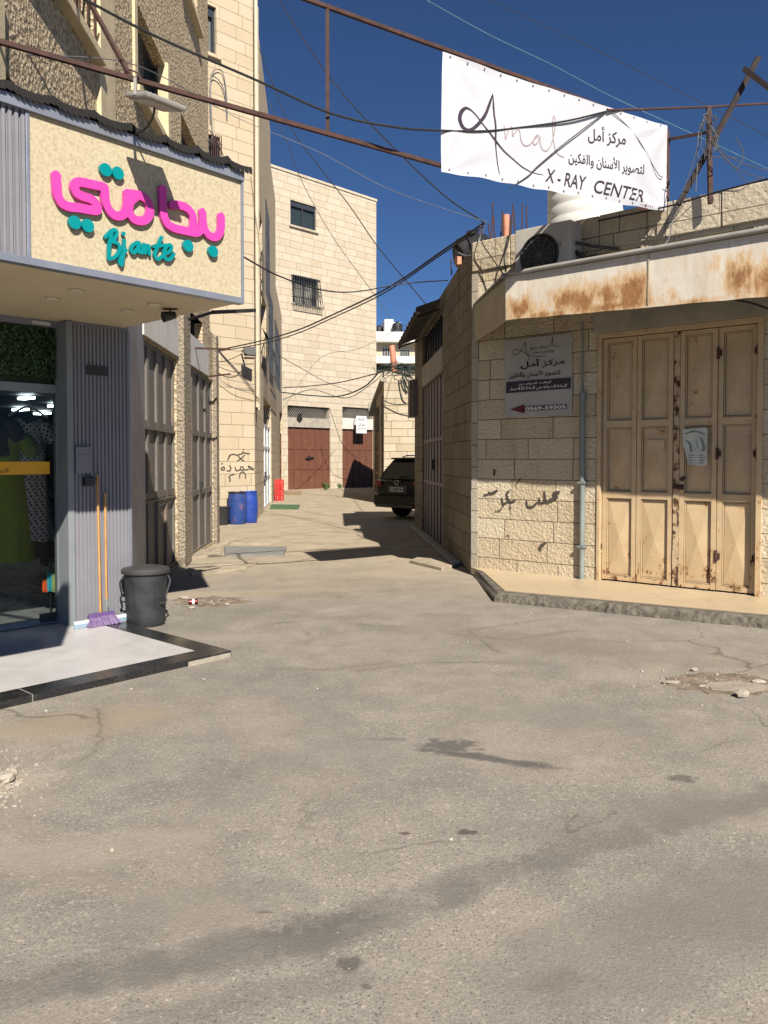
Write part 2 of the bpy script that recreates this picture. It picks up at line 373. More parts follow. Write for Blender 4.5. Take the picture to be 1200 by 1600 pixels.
def asphalt():
    t = NT('asphalt'); p = t.pos()
    big = t.noise(p, .55, 6, .6); mid = t.noise(p, 3.2, 4, .55); agg = t.vor(p, 85, 'F1'); agg2 = t.noise(p, 150, 4, .65)
    c = t.ramp(big, [(.25, (.190, .172, .148)), (.5, (.262, .235, .200)), (.75, (.325, .288, .240))])
    c = t.mix(.5, c, t.mix(1.0, c, t.ramp(mid, [(.3, .72), (.7, 1.22)]), 'MULTIPLY'))
    c = t.mix(.8, c, t.mix(1.0, c, t.ramp(agg2, [(.28, .62), (.72, 1.38)]), 'MULTIPLY'))
    spec = t.n('TexVoronoi', {'Vector': p, 'Scale': 85.0}).outputs[1]
    sx = t.sep(spec)[0]
    c = t.mix(t.math('MULTIPLY', t.ramp(sx, [(.93, 0.0), (.96, 1.0)]), .38), c, (.50, .44, .36))
    c = t.mix(.5, c, t.mix(1.0, c, t.ramp(t.sep(t.n('TexVoronoi', {'Vector': p, 'Scale': 140.0}).outputs[1])[1], [(0, .66), (1, 1.34)]), 'MULTIPLY'))
    pit = t.math('MULTIPLY', t.ramp(sx, [(.12, 1.0), (.16, 0.0)]), t.ramp(t.vor(p, 85, 'F1'), [(.30, 1.0), (.42, 0.0)]))
    c = t.mix(t.math('MULTIPLY', pit, .75), c, (.085, .08, .075))
    c = t.mix(t.ramp(t.noise(p, 1.1, 7, .7, 1.0), [(.45, 0.0), (.62, .30)]), c, (.20, .178, .152))
    c = t.mix(t.ramp(t.noise(t.map(p, loc=(7, 3, 0)), .9, 6, .65, .5), [(.52, 0.0), (.68, .40)]), c, (.36, .305, .245))
    # the alley and the foot of the left shop are sandy
    y = t.sep(p)[1]
    far = t.n('MapRange', {0: t.math('ADD', y, t.math('MULTIPLY', t.noise(p, .7, 5), 5.0)), 1: 11.0, 2: 15.5, 3: 0.0, 4: .85}).outputs[0]
    c = t.mix(far, c, t.ramp(t.noise(p, 1.7, 7, .7), [(.3, (.30, .245, .17)), (.55, (.42, .35, .25)), (.75, (.47, .40, .30))]))
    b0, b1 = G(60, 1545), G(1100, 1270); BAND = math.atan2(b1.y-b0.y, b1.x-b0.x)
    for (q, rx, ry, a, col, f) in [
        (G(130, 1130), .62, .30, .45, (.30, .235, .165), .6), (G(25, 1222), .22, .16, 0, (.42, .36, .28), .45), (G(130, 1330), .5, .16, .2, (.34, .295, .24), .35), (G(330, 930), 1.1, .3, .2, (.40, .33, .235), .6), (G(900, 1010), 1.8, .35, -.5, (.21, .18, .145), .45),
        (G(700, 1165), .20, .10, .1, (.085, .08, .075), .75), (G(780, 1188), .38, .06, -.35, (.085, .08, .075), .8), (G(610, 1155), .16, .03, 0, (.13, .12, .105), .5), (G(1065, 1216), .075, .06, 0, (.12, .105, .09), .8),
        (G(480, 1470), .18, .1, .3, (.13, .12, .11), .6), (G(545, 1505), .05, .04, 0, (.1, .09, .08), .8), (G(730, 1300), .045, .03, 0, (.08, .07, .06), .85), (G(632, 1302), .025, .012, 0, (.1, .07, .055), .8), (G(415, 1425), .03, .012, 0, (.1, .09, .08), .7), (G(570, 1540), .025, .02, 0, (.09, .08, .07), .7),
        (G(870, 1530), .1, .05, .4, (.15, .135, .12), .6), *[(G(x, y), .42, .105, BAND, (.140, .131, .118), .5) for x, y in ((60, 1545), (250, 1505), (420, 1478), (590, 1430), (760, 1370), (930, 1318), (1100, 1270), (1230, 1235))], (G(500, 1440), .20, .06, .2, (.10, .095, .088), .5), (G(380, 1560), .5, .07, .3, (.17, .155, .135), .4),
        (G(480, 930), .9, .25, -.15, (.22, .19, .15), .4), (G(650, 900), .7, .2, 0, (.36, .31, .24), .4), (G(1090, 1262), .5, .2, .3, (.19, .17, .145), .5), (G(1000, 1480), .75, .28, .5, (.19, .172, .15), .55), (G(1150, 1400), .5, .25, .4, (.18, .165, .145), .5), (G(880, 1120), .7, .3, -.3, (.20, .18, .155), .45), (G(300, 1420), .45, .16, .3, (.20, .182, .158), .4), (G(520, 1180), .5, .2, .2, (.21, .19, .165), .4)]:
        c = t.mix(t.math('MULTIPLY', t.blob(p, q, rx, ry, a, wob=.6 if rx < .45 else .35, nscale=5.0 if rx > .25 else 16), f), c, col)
    # cracks
    cw = t.n('VectorMath', {0: p, 1: t.n('VectorMath', {0: t.n('TexNoise', {'Vector': p, 'Scale': 2.3, 'Detail': 6.0}).outputs[1], 1: (.55, .55, 0)}, operation='MULTIPLY').outputs[0]}, operation='ADD').outputs[0]
    ed = t.vor(t.map(cw, sc=(1, .8, 0)), .62, 'DISTANCE_TO_EDGE')
    line = t.ramp(ed, [(.0025, 1.0), (.009, 0.0)])
    keep = t.ramp(t.noise(p, .5, 3), [(.52, 0.0), (.62, 1.0)])
    cr = t.math('MULTIPLY', line, keep)
    c = t.mix(t.math('MULTIPLY', cr, .6), c, (.09, .075, .06))
    wx = t.n('VectorMath', {0: p, 1: t.n('VectorMath', {0: t.n('TexNoise', {'Vector': p, 'Scale': 7.0, 'Detail': 6.0, 'Roughness': .7}).outputs[1], 1: (.16, .16, 0)}, operation='MULTIPLY').outputs[0]}, operation='ADD').outputs[0]
    px_, py_, _ = t.sep(t.n('VectorMath', {0: wx, 1: (.08, .08, 0)}, operation='SUBTRACT').outputs[0]); cm_ = None
    for poly_ in (((150, 1108), (158, 1140), (150, 1170), (120, 1192)), ((560, 1048), (650, 1036), (740, 1034), (860, 1038)), ((780, 1020), (730, 985), (850, 968)), ((600, 1035), (520, 1046), (420, 1046)), ((900, 1275), (880, 1300), (910, 1290), (960, 1268)), ((1100, 1170), (1140, 1160)), ((700, 990), (800, 1000), (900, 985))):
        for a_, b_ in zip(poly_, poly_[1:]):
            A_, B2_ = G(*a_), G(*b_); dx, dy = B2_.x-A_.x, B2_.y-A_.y; l2 = dx*dx+dy*dy
            ex, ey = t.math('SUBTRACT', px_, A_.x), t.math('SUBTRACT', py_, A_.y)
            k_ = t.math('DIVIDE', t.math('ADD', t.math('MULTIPLY', ex, dx), t.math('MULTIPLY', ey, dy)), l2, clamp=True)
            d_ = t.math('ADD', t.math('POWER', t.math('SUBTRACT', ex, t.math('MULTIPLY', k_, dx)), 2), t.math('POWER', t.math('SUBTRACT', ey, t.math('MULTIPLY', k_, dy)), 2))
            cm_ = d_ if cm_ is None else t.math('MINIMUM', cm_, d_)
    cl_ = t.math('MULTIPLY', t.ramp(t.math('SQRT', cm_), [(.003, 1.0), (.014, 0.0)]), t.ramp(t.noise(p, 5, 4), [(.35, .2), (.6, 1.0)])); cr = t.math('MAXIMUM', cr, cl_)
    c = t.mix(t.math('MULTIPLY', cl_, .65), c, (.09, .075, .06)); c = t.mix(t.math('MULTIPLY', t.ramp(t.math('SQRT', cm_), [(.01, .35), (.09, 0.0)]), 1.0), c, (.19, .165, .135))
    hgt = t.math('ADD', t.math('MULTIPLY', agg2, .6), t.math('MULTIPLY', agg, .9))
    nb = t.bump(hgt, .45, .003); nb = t.bump(t.math('ADD', t.math('MULTIPLY', mid, .5), t.math('MULTIPLY', cr, -.5)), .45, .008, nb)
    nb = t.bump(big, .5, .06, nb)
    return t.set(Base_Color=c, Roughness=.92, Normal=nb, Specular_IOR_Level=.18)
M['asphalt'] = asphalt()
M['stone_r'] = stone('rough split stone', [(.53, .43, .29), (.60, .50, .35), (.68, .59, .445)], .62, .268, .004, (.12, .09, .06), .022, 32, .02, .40, (.17, .12, .075))
M['stone_sooty_shade'] = stone('sooty shade-darkened split stone', [(.20, .165, .12), (.25, .208, .152), (.30, .25, .19)], .62, .268, .005, (.06, .045, .032), .018, 24, .02, .75, (.07, .055, .04))  # soot streaks, plus the alley shade put into a darker stone colour
M['stone_b2'] = stone('sawn beige stone', [(.50, .405, .28), (.54, .445, .315), (.57, .485, .355)], .70, .31, .004, (.27, .20, .13), .003, 30, .006, .25, (.36, .26, .15))
M['stone_c'] = stone('pale coursed stone', [(.49, .415, .31), (.54, .465, .36), (.58, .51, .41)], .80, .36, .006, (.33, .25, .165), .003, 16, .006, .4, (.42, .30, .175))
M['stone_grey'] = stone('grey weathered stone', [(.36, .32, .25), (.42, .375, .30), (.48, .43, .35)], .7, .3, .006, (.2, .17, .13), .008, 24, .012, .4)
M['stone_r2'] = stone('pale rough stone', [(.42, .35, .245), (.50, .42, .30), (.55, .48, .37)], .6, .27, .006, (.2, .16, .11), .018, 22, .02, .25)
M['roughcast'] = roughcast('roughcast render')
M['roughcast_grey'] = roughcast('dirty roughcast pier', .5)
M['yellow_render'] = plain('yellowed smooth render', (.62, .51, .32), .9, var=.14, scale=5, bump=.006, bscale=30)
M['concrete'] = plain('bare concrete', (.36, .325, .27), .92, var=.18, scale=4, bump=.006, bscale=40)
M['concrete_dark'] = plain('dirty kerb concrete', (.125, .108, .085), .95, var=.5, scale=14, bump=.035, bscale=30)
M['white_plaster'] = plain('white plaster panel', (.60, .58, .54), .85, var=.1, scale=4)
M['dark'] = plain('dark opening', (.018, .017, .017), .8, var=.2)
M['frame_dark'] = plain('dark window frame', (.035, .04, .05), .4, var=.1)
M['rust'] = plain('rusty steel bar', (.062, .028, .022), .85, 0, .45, 14)
M['awning_side'] = rusty('dirty beige sheet', (.42, .35, .24), .25, .6, 2)
M['awning_top'] = plain('grey roof sheet', (.11, .105, .10), .55, var=.2, scale=4)
M['door_tan'] = rusty('tan painted steel', (.56, .42, .255), .34, .5, 5.5, (1.6, 1.6, 1.2), ((.17, .07, .03), (.05, .025, .015)), low=(.75, .12), scratch=.35, chips=True)
M['door_tan_worn'] = rusty('flaking tan steel edge', (.50, .40, .26), .80, .6, 7, (2, 2, 1.4), ((.12, .06, .03), (.03, .018, .012)))
M['door_brown'] = rusty('brown painted steel', (.155, .066, .043), .12, .5, 3, scratch=.5)
M['door_grey'] = rusty('grey painted steel', (.150, .136, .122), .18, .55, 3, scratch=.55)
M['door_side'] = rusty('faded mauve steel', (.22, .18, .175), .15, .6, 3, scratch=.4)
M['door_white'] = rusty('white painted steel', (.72, .72, .72), .05, .5, 3, scratch=.25)
M['grime'] = plain('brown grime', (.10, .065, .04), .9, 0, .5, 12)
M['galv'] = plain('grey green pipe', (.20, .225, .215), .5, .0, .15, 5)
M['trim_grey'] = plain('grey blue aluminium trim', (.27, .29, .34), .38, .4, .06, 3)
M['post_grey'] = plain('grey aluminium post', (.21, .23, .24), .45, .0, .06, 3)
M['rib_grey'] = plain('mauve grey ribbed sheet', (.225, .222, .248), .5, 0, .05, 3)
M['plain_grey'] = plain('mauve grey unseen shade board', (.20, .20, .235), .5, 0, .05, 3)
def fascia():
    t = NT('cream textured fascia'); v = t.obj(); a = t.noise(v, 42, 4, .6); b = t.noise(v, 1.4, 4)
    c = t.ramp(a, [(.38, (.40, .335, .215)), (.5, (.49, .42, .285)), (.62, (.53, .46, .33))])
    c = t.mix(t.math('MULTIPLY', b, .22), c, (.42, .35, .225))
    return t.set(Base_Color=c, Roughness=.75, Normal=t.bump(a, .4, .004), Specular_IOR_Level=.3)
M['fascia'] = fascia()
M['soffit'] = plain('cream soffit', (.60, .51, .335), .6, 0, .05, 2)
M['pink'] = plain('pink acrylic', (.70, .06, .36), .35, 0, .02, 2)
M['teal'] = plain('teal acrylic', (.0, .235, .25), .35, 0, .03, 2)
M['tile_white'] = plain('pale grey floor tile', (.51, .49, .48), .35, 0, .07, 3)
def granite():
    t = NT('black granite'); v = t.obj(); sp = t.noise(v, 190, 2)
    c = t.ramp(sp, [(.45, (.012, .012, .013)), (.72, (.05, .05, .052))])
    c = t.mix(t.ramp(t.noise(v, 5, 6, .7), [(.5, 0.0), (.85, .45)]), c, (.17, .15, .125))
    return t.set(Base_Color=c, Roughness=t.ramp(t.noise(v, 4, 4), [(.3, .12), (.7, .34)]))
M['granite'] = granite()
def tile_cream():
    t = NT('cream pavement tiles'); v = t.uv()
    bk = t.n('TexBrick', {'Vector': v, 'Color1': (0, 0, 0, 1), 'Color2': (1, 1, 1, 1), 'Scale': 1.0, 'Mortar Size': .003, 'Brick Width': .6, 'Row Height': .6}, offset=.0)
    c = t.ramp(bk.outputs[0], [(0, (.46, .36, .235)), (1, (.51, .405, .27))])
    c = t.mix(t.math('MULTIPLY', t.ramp(t.noise(v, 3.5, 7, .7), [(.5, 0.0), (.8, 1.0)]), .4), c, (.36, .28, .19))
    c = t.mix(bk.outputs[1], c, (.33, .26, .17))
    return t.set(Base_Color=c, Roughness=t.ramp(t.noise(v, 6, 4), [(.3, .3), (.7, .6)]))
M['tile_cream'] = tile_cream()
def glass(name, tint, refl=1.0):
    t = NT(name); tr = t.n('BsdfTransparent', {0: (*tint, 1)}); gl = t.n('BsdfGlossy', {'Color': (1, 1, 1, 1), 'Roughness': .015})
    fr = t.n('Fresnel', {0: 1.45}); mx = t.n('MixShader', {0: t.math('MULTIPLY', fr.outputs[0], refl), 1: tr.outputs[0], 2: gl.outputs[0]})
    t.t.links.new(mx.outputs[0], t.out.inputs[0]); return t.m
M['glass'] = glass('clear shop glass', (.80, .84, .83), .45)
M['window_glass'] = plain('window glass', (.03, .045, .05), .05, 0, .1, 2)
M['black_plastic'] = plain('black plastic', (.022, .022, .024), .45, 0, .15, 5)
M['blue'] = plain('blue plastic drum', (.018, .055, .30), .45, 0, .22, 5)
M['blue_dirty'] = rusty('dirty blue plastic drum', (.022, .055, .22), .3, .6, 3, (2, 2, 1), ((.12, .10, .09), (.07, .065, .06)))
M['bin'] = plain('dusty black bin plastic', (.027, .031, .034), .6, 0, .38, 7, .004, 18)
M['bin_lid'] = plain('dusty bin lid', (.042, .041, .039), .65, 0, .3, 6)
def wood():
    t = NT('orange broom wood'); v = t.map(t.obj(), sc=(20, 20, 1.5))
    return t.set(Base_Color=t.ramp(t.noise(v, 3, 5), [(.3, (.42, .20, .06)), (.7, (.55, .31, .12))]), Roughness=.4)
M['wood'] = wood()
M['purple'] = plain('lilac broom bristles', (.20, .135, .27), .8, 0, .35, 25)
M['lime'] = plain('lime green plastic', (.36, .55, .04), .5)
M['white_blue'] = plain('white plastic', (.62, .66, .70), .4)
M['pale_blue'] = plain('pale blue plastic', (.30, .42, .55), .4)
M['banner'] = plain('white vinyl banner', (.70, .70, .71), .5, 0, .02, 2)
M['ink_dark'] = plain('dark plum ink', (.035, .022, .04), .6)
M['ink_mid'] = plain('pale mauve ink', (.34, .27, .28), .6)
M['ink_pale'] = plain('soft violet ink', (.22, .17, .22), .6)
M['ink_black'] = plain('black ink', (.012, .011, .012), .7)
M['ink_red'] = plain('maroon ink', (.10, .012, .02), .6)
M['spray'] = plain('faded black spray paint', (.06, .05, .042), .9, 0, .4, 30)
M['paper'] = plain('grubby paper', (.52, .54, .49), .85, 0, .12, 14)
M['poster_green'] = plain('faded green print', (.16, .24, .2), .85, 0, .3, 25)
M['ac'] = plain('off white casing', (.42, .40, .36), .5, 0, .08, 3)
M['tank_white'] = plain('white plastic tank', (.70, .69, .65), .5, 0, .06, 2)
M['orange_pipe'] = plain('orange plastic pipe', (.55, .235, .15), .55, 0, .15, 6)
M['cable'] = plain('black cable', (.018, .018, .02), .6)
M['cable_grey'] = plain('grey cable', (.15, .15, .16), .6)
M['cable_cyan'] = plain('pale cyan wire', (.13, .27, .33), .5)
M['cable_green'] = plain('green cable', (.018, .038, .032), .6)
M['lamp_grey'] = plain('grey lamp housing', (.30, .28, .25), .5)
M['lamp_glass'] = plain('dusty lamp lens', (.34, .32, .28), .3)
M['lamp_off'] = plain('opal lamp cover', (.62, .56, .42), .4)
M['red'] = plain('red plastic crate', (.72, .03, .03), .45)
M['mat_green'] = plain('green doormat', (.055, .12, .05), .95, 0, .2, 30)
M['mat_tan'] = plain('tan doormat', (.30, .21, .12), .95, 0, .2, 30)
M['slab'] = plain('grey paving slab', (.20, .195, .18), .9, 0, .15, 6, .01, 25)
M['slab_tan'] = plain('sandy paving slab', (.36, .30, .22), .92, 0, .2, 4, .012, 20)
M['rubble'] = plain('pale rubble', (.36, .32, .26), .95, 0, .25, 9, .02, 20)
M['dirt'] = plain('loose dirt', (.20, .155, .115), .98, 0, .5, 7, .03, 40)
M['far_wall'] = plain('white far wall', (.66, .65, .62), .9, 0, .06, 1)
M['far_tan'] = plain('tan far wall', (.50, .42, .30), .9, 0, .06, 1)
M['car'] = plain('dark green black car paint', (.006, .008, .008), .3, 0, .1, 3, spec=.22)
M['car_glass'] = plain('dark car glass', (.008, .009, .009), .06)
M['tyre'] = plain('tyre rubber', (.015, .015, .015), .9)
M['chrome'] = plain('satin metal', (.45, .46, .47), .25, 1.0, .05)
M['tail'] = plain('red tail lamp', (.22, .008, .008), .25)
M['plate'] = plain('number plate', (.55, .55, .52), .5)
M['leaf'] = plain('dark artificial leaves', (.020, .052, .014), .6, 0, .5, 9)
M['weed'] = plain('dusty weed leaves', (.07, .115, .03), .7, 0, .3, 20)
M['room'] = plain('dark shop wall', (.045, .05, .055), .6)
M['room_floor'] = plain('grey shop floor tile', (.28, .29, .28), .3)
M['stock'] = plain('dark hanging clothes', (.028, .026, .032), .9, 0, .7, 5)
M['olive'] = plain('lime green cloth', (.20, .255, .025), .85, 0, .1, 6)
M['amber'] = plain('amber sticker', (.72, .36, .01), .5)
M['orange_cloth'] = plain('orange knit', (.75, .10, .02), .8, 0, .25, 60)
M['turq_cloth'] = plain('turquoise knit', (.04, .36, .46), .8, 0, .35, 60)
M['green_cloth'] = plain('green orange knit', (.28, .38, .12), .8, 0, .4, 50)
def emit(name, col, s):
    t = NT(name); return t.set(Base_Color=(*col, 1), Emission_Color=(*col, 1), Emission_Strength=s)
M['tube'] = emit('lit shop lamp', (.82, .95, 1.0), 8.0)
def dots():
    t = NT('white cloth with black dots'); v = t.uv()
    a = t.vor(t.map(v, rot=(0, 0, .785)), 22, 'F1', .12)
    c = t.mix(t.ramp(a, [(.27, 1.0), (.33, 0.0)]), (.55, .50, .48), (.02, .018, .018))
    return t.set(Base_Color=c, Roughness=.9)
M['dots'] = dots()

# ------------------------------------------------------------------ reference planes
R1F = Wall((1.22, 10.87), (.770, -.638)); R1A = Wall((1.22, 10.87), (.0595, -.998))
SIGN = Wall((-1.292, 6.402), (.667, .745)); SHOPW = Wall((-2.648, 7.616), (.667, .745)); DOORP = Wall((-2.812, 7.762), (.667, .745))
FAC = Wall((-2.662, 5.0), (-.058, 1.0)); B2F = Wall((-3.33, 20.3), (.726, .687)); B2S = Wall((-3.33, 20.3), (-.0926, .9957))
CEN = Wall((-5.0, 41.0), (.70, .714)); R2F = Wall((0.0, 28.0), (.995, .1)); R2A = Wall((0.0, 28.0), (.0433, -.999))
BAN = Wall((.537, 7.42), (.848, .53))
SIDE = Wall((-2.95, 9.70), (-2.51+2.95, 7.77-9.70)); SIDE = Wall((-2.509, 7.772), (-.441, 1.93))
PAV = .11

def awning_mat(AO=1.23):
    t = NT('white sheet with rust'); p = t.pos(); x, y, z = t.sep(p)
    u = t.math('ADD', t.math('MULTIPLY', t.math('SUBTRACT', x, R1F.o[0]+AO*R1F.n[0]), R1F.d[0]), t.math('MULTIPLY', t.math('SUBTRACT', y, R1F.o[1]+AO*R1F.n[1]), R1F.d[1]))
    q = t.comb(u, t.math('MULTIPLY', z, .55)); wob = t.math('SUBTRACT', t.noise(t.comb(u, t.math('MULTIPLY', z, .38)), 7.5, 8, .75), .5); tot = None
    for px, py, rx, ry, f in ((812, 482, .24, .15, 1), (850, 492, .40, .06, .8), (880, 470, .22, .16, .8), (908, 470, .26, .20, 1), (950, 462, .20, .17, .9), (985, 458, .28, .24, 1), (960, 478, .55, .08, 1), (1050, 462, .06, .10, .6), (1090, 470, .3, .04, .6), (1158, 430, .20, .20, .95), (1185, 440, .2, .22, .9), (1120, 415, .05, .1, .5), (940, 405, .05, .1, .5), (1240, 430, .3, .2, .9)):
        u0, z0 = R1F.uz(px, py, AO)
        d = t.math('SQRT', t.math('ADD', t.math('POWER', t.math('DIVIDE', t.math('SUBTRACT', u, u0), rx), 2), t.math('POWER', t.math('DIVIDE', t.math('SUBTRACT', z, z0), ry), 2)))
        m = t.math('MULTIPLY', t.math('SUBTRACT', 1.25, d), f); tot = m if tot is None else t.math('MAXIMUM', tot, m)
    tot = t.math('ADD', t.math('MAXIMUM', tot, -.35), t.math('MULTIPLY', wob, 3.4))
    halo = t.ramp(tot, [(-.15, 0.0), (.5, .85)]); core = t.ramp(tot, [(.50, 0.0), (.95, .9)]); hole = t.ramp(t.math('ADD', tot, t.math('MULTIPLY', t.noise(p, 30, 3), .6)), [(1.25, 0.0), (1.32, 1.0)])
    c = t.mix(t.noise(p, 2.5, 6, .65), (.54, .49, .41), (.72, .67, .585))
    c = t.mix(t.ramp(t.noise(t.comb(u, t.math('MULTIPLY', z, .15)), 9, 5, .7), [(.46, 0.0), (.78, .6)]), c, (.46, .32, .19))
    c = t.mix(halo, c, (.56, .36, .175)); c = t.mix(core, c, t.ramp(t.noise(p, 22, 5, .7), [(.3, (.17, .07, .03)), (.7, (.40, .19, .07))])); c = t.mix(hole, c, (.03, .018, .012))
    return t.set(Base_Color=c, Roughness=.6, Normal=t.bump(t.noise(p, 7, 3), .3, .012), Specular_IOR_Level=.3)
M['awning'] = awning_mat()

# ================================================================== GROUND
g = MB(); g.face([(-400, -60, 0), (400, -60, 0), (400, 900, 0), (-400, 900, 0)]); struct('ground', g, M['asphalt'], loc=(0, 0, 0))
# right-hand pavement: tiles on a cracked concrete kerb
ks, kc = G(748, 893, PAV), G(775, 925, PAV); ke = kc+(G(1200, 964, PAV)-kc)*2.7
def inset(a, b, d):
    t = (b-a).normalized(); return Vector((-t.y, t.x, 0))*d
inner = [R1F.p(-.02, 0, .0), R1F.p(8.2, 0, 0)]
i1 = inset(kc, ke, .12)
poly = [(ks.x+.06, ks.y), (kc.x+.06+i1.x*.9, kc.y+.1+i1.y*.2), (ke.x+i1.x, ke.y+i1.y), (inner[1].x, inner[1].y), (inner[0].x, inner[0].y)]
struct('pavement', MB().prism(poly, .02, PAV), M['tile_cream'], loc=(2.5, 9, 0))
kb = MB(); N_ = 160; prev = None
path = [ks+Vector((-.02, .25, 0)), ks, kc]+[kc+(ke-kc)*t for t in np.linspace(0, 1, N_)[1:]]
for i, p in enumerate(path):
    t = (path[min(i+1, len(path)-1)]-path[max(i-1, 0)]).normalized(); nrm = Vector((-t.y, t.x, 0))
    if nrm.y < 0 and i > 2: nrm = -nrm
    if i <= 2: nrm = Vector((.8, .5, 0)).normalized()
    j = lambda s: random.uniform(-s, s)
    prof = [p+Vector((j(.012), j(.012), 0))-nrm*.03, p+Vector((j(.012), j(.012), .055+j(.01)))-nrm*(.012+j(.01)), p+Vector((0, 0, PAV-.022+j(.006)))+nrm*(.01+j(.008)), p+Vector((0, 0, PAV-.006))+nrm*.035, p+Vector((0, 0, PAV-.006))+nrm*.15]
    prof = [Vector((q.x, q.y, z)) for q, z in zip(prof, [-.01, .05+j(.014), PAV-.026+j(.010), PAV-.008+j(.003), PAV-.006])]
    if prev:
        for k in range(4): kb.face([prev[k], prof[k], prof[k+1], prev[k+1]])
    prev = prof
struct('kerb', kb, M['concrete_dark'], weld=True, loc=(2.5, 8.5, 0))
# broken paving at the mouth of the alley
ps = MB()
ps.prism([tuple(G(x, y)[:2]) for x, y in ((352, 870), (443, 870), (448, 857), (350, 856))], -.01, .035)
tag(build('paving_slab', ps, M['slab'], bevel=.006), kind='structure')
for i, q in enumerate([[(292, 893), (352, 884), (398, 881), (352, 872), (300, 877)], [(300, 903), (385, 889), (404, 882), (350, 886), (296, 895)], [(345, 850), (420, 852), (455, 846), (362, 842)], [(296, 874), (346, 869), (348, 858), (316, 862)], [(640, 880), (690, 892), (715, 886), (668, 868)]]):
    tag(build('paving_slab', MB().prism([tuple(G(x, y)[:2]) for x, y in q], -.01, .022+.006*i), M['slab_tan'], bevel=.006), kind='structure')
# worn hole in the roadway
hp = []
hc = G(1130, 1068)
for k in range(34):
    a = 2*math.pi*k/34; r = 1+random.uniform(-.12, .12); hp.append((hc.x+.43*r*math.cos(a), hc.y+.27*r*math.sin(a)))
struct('dirt_patch', MB().prism(hp, -.01, .004), M['dirt'], loc=(hc.x, hc.y, 0))
hq = G(1150, 1074); struct('dirt_patch', MB().prism([(hq.x+.24*random.uniform(.8, 1.15)*math.cos(a), hq.y+.13*random.uniform(.8, 1.15)*math.sin(a)) for a in np.linspace(0, 6.1, 22)], -.01, .0075), plain('pale dusty concrete', (.30, .255, .205), .95, 0, .2, 9, .01, 40), loc=(hq.x, hq.y, 0))
dp = []
dc = G(330, 940)
for k in range(30):
    a = 2*math.pi*k/30; r = 1+random.uniform(-.25, .25); dp.append((dc.x+.42*r*math.cos(a), dc.y+.3*r*math.sin(a)))
struct('dirt_patch', MB().prism(dp, -.01, .003), M['dirt'], loc=(dc.x, dc.y, 0))
def rock(c, s, mat, name='stone'):
    mb = MB(); n, m = 9, 5; c = Vector(c); ph = random.random()*6
    sx, sy, sz = s
    prof = []
    for i in range(m+1):
        a = math.pi*i/m
        prof.append([c+Vector((sx*math.sin(a)*math.cos(2*math.pi*k/n+ph)*random.uniform(.75, 1.15), sy*math.sin(a)*math.sin(2*math.pi*k/n+ph)*random.uniform(.75, 1.15), sz*(.8-math.cos(a))*random.uniform(.9, 1.05))) for k in range(n)])
    for i in range(m):
        for k in range(n): mb.face([prof[i][k], prof[i][(k+1) % n], prof[i+1][(k+1) % n], prof[i+1][k]])
    return build(name, mb, mat, weld=True)
for (x, y, s, lab) in [(1048, 1068, (.07, .035, .012), 'flat pale stone at the left rim of the worn hole in the roadway'), (1160, 1090, (.05, .04, .03), 'dark grey stone at the right rim of the worn hole'), (1185, 1067, (.06, .03, .015), 'flat greenish stone chip at the right frame edge beside the hole'),
                       (1085, 1049, (.028, .022, .018), 'small stone on the far rim of the worn hole'), (1097, 1073, (.03, .012, .008), 'pale sliver of stone lying inside the worn hole'), (1120, 1056, (.016, .012, .012), 'tiny stone chip at the far right inside the worn hole')]:
    tag(rock(G(x, y), s, M['rubble']), lab, 'stone', 'stones round the hole in the roadway')
for (x, y, s, lab) in [(8, 1222, (.06, .05, .03), 'largest grey stone at the left frame edge on the road'), (16, 1213, (.04, .03, .025), 'smaller stone behind the large one at the left frame edge'), (175, 1332, (.012, .012, .012), 'lone dark pebble on the road in the left foreground'),
                       (205, 1078, (.014, .01, .008), 'small pale chip on the road before the black granite border'), (697, 881, (.05, .03, .03), 'tan stone beside the foot of the right corner building'), (300, 951, (.05, .03, .015), 'flat white stone chip in the dirt right of the dustbin'),
                       (288, 936, (.07, .03, .02), 'pale broken stone in the dirt behind the dustbin'), (355, 945, (.03, .02, .012), 'small pale stone in the dirt beyond the drink can')]:
    tag(rock(G(x, y), s, M['rubble']), lab, 'stone')
gr = MB()
for k in range(420):
    if k < 150: a, d = random.uniform(0, 6.28), abs(random.gauss(0, .2)); c = hc+Vector((math.cos(a)*d*1.6, math.sin(a)*d, 0))
    elif k < 260: a, d = random.uniform(0, 6.28), abs(random.gauss(0, .25)); c = dc+Vector((math.cos(a)*d*1.5, math.sin(a)*d, 0))
    else: c = G(random.uniform(0, 1200), random.choice((random.uniform(1000, 1600), random.uniform(900, 1250))))
    r = random.uniform(.003, .009) if k < 260 else random.uniform(.0015, .004); gr.box((c.x, c.y, r*.5), (r*2, r*random.uniform(1, 2), r), random.uniform(0, 3), random.uniform(-.3, .3))
random.seed(33)
for k in range(150):
    c = G(random.gauss(12, 26), random.gauss(1225, 22)); r = random.uniform(.003, .010); gr.box((c.x, c.y, r*.5), (r*2, r*random.uniform(1, 2), r), random.uniform(0, 3), random.uniform(-.4, .4))
tag(build('gravel', gr, M['rubble'], loc=(0, 5, 0)), kind='stuff')
pp = MB()
for (x, y) in [(495, 1077), (72, 1112), (980, 1003), (730, 1005), (318, 1062), (705, 1314), (830, 958)]:
    c = G(x, y); r = random.uniform(.007, .012); pp.box((c.x, c.y, .006), (r*2, r, .006), random.uniform(0, 3), .25)
tag(build('paper_scraps', pp, M['paper'], loc=(0, 6, 0)), kind='stuff')

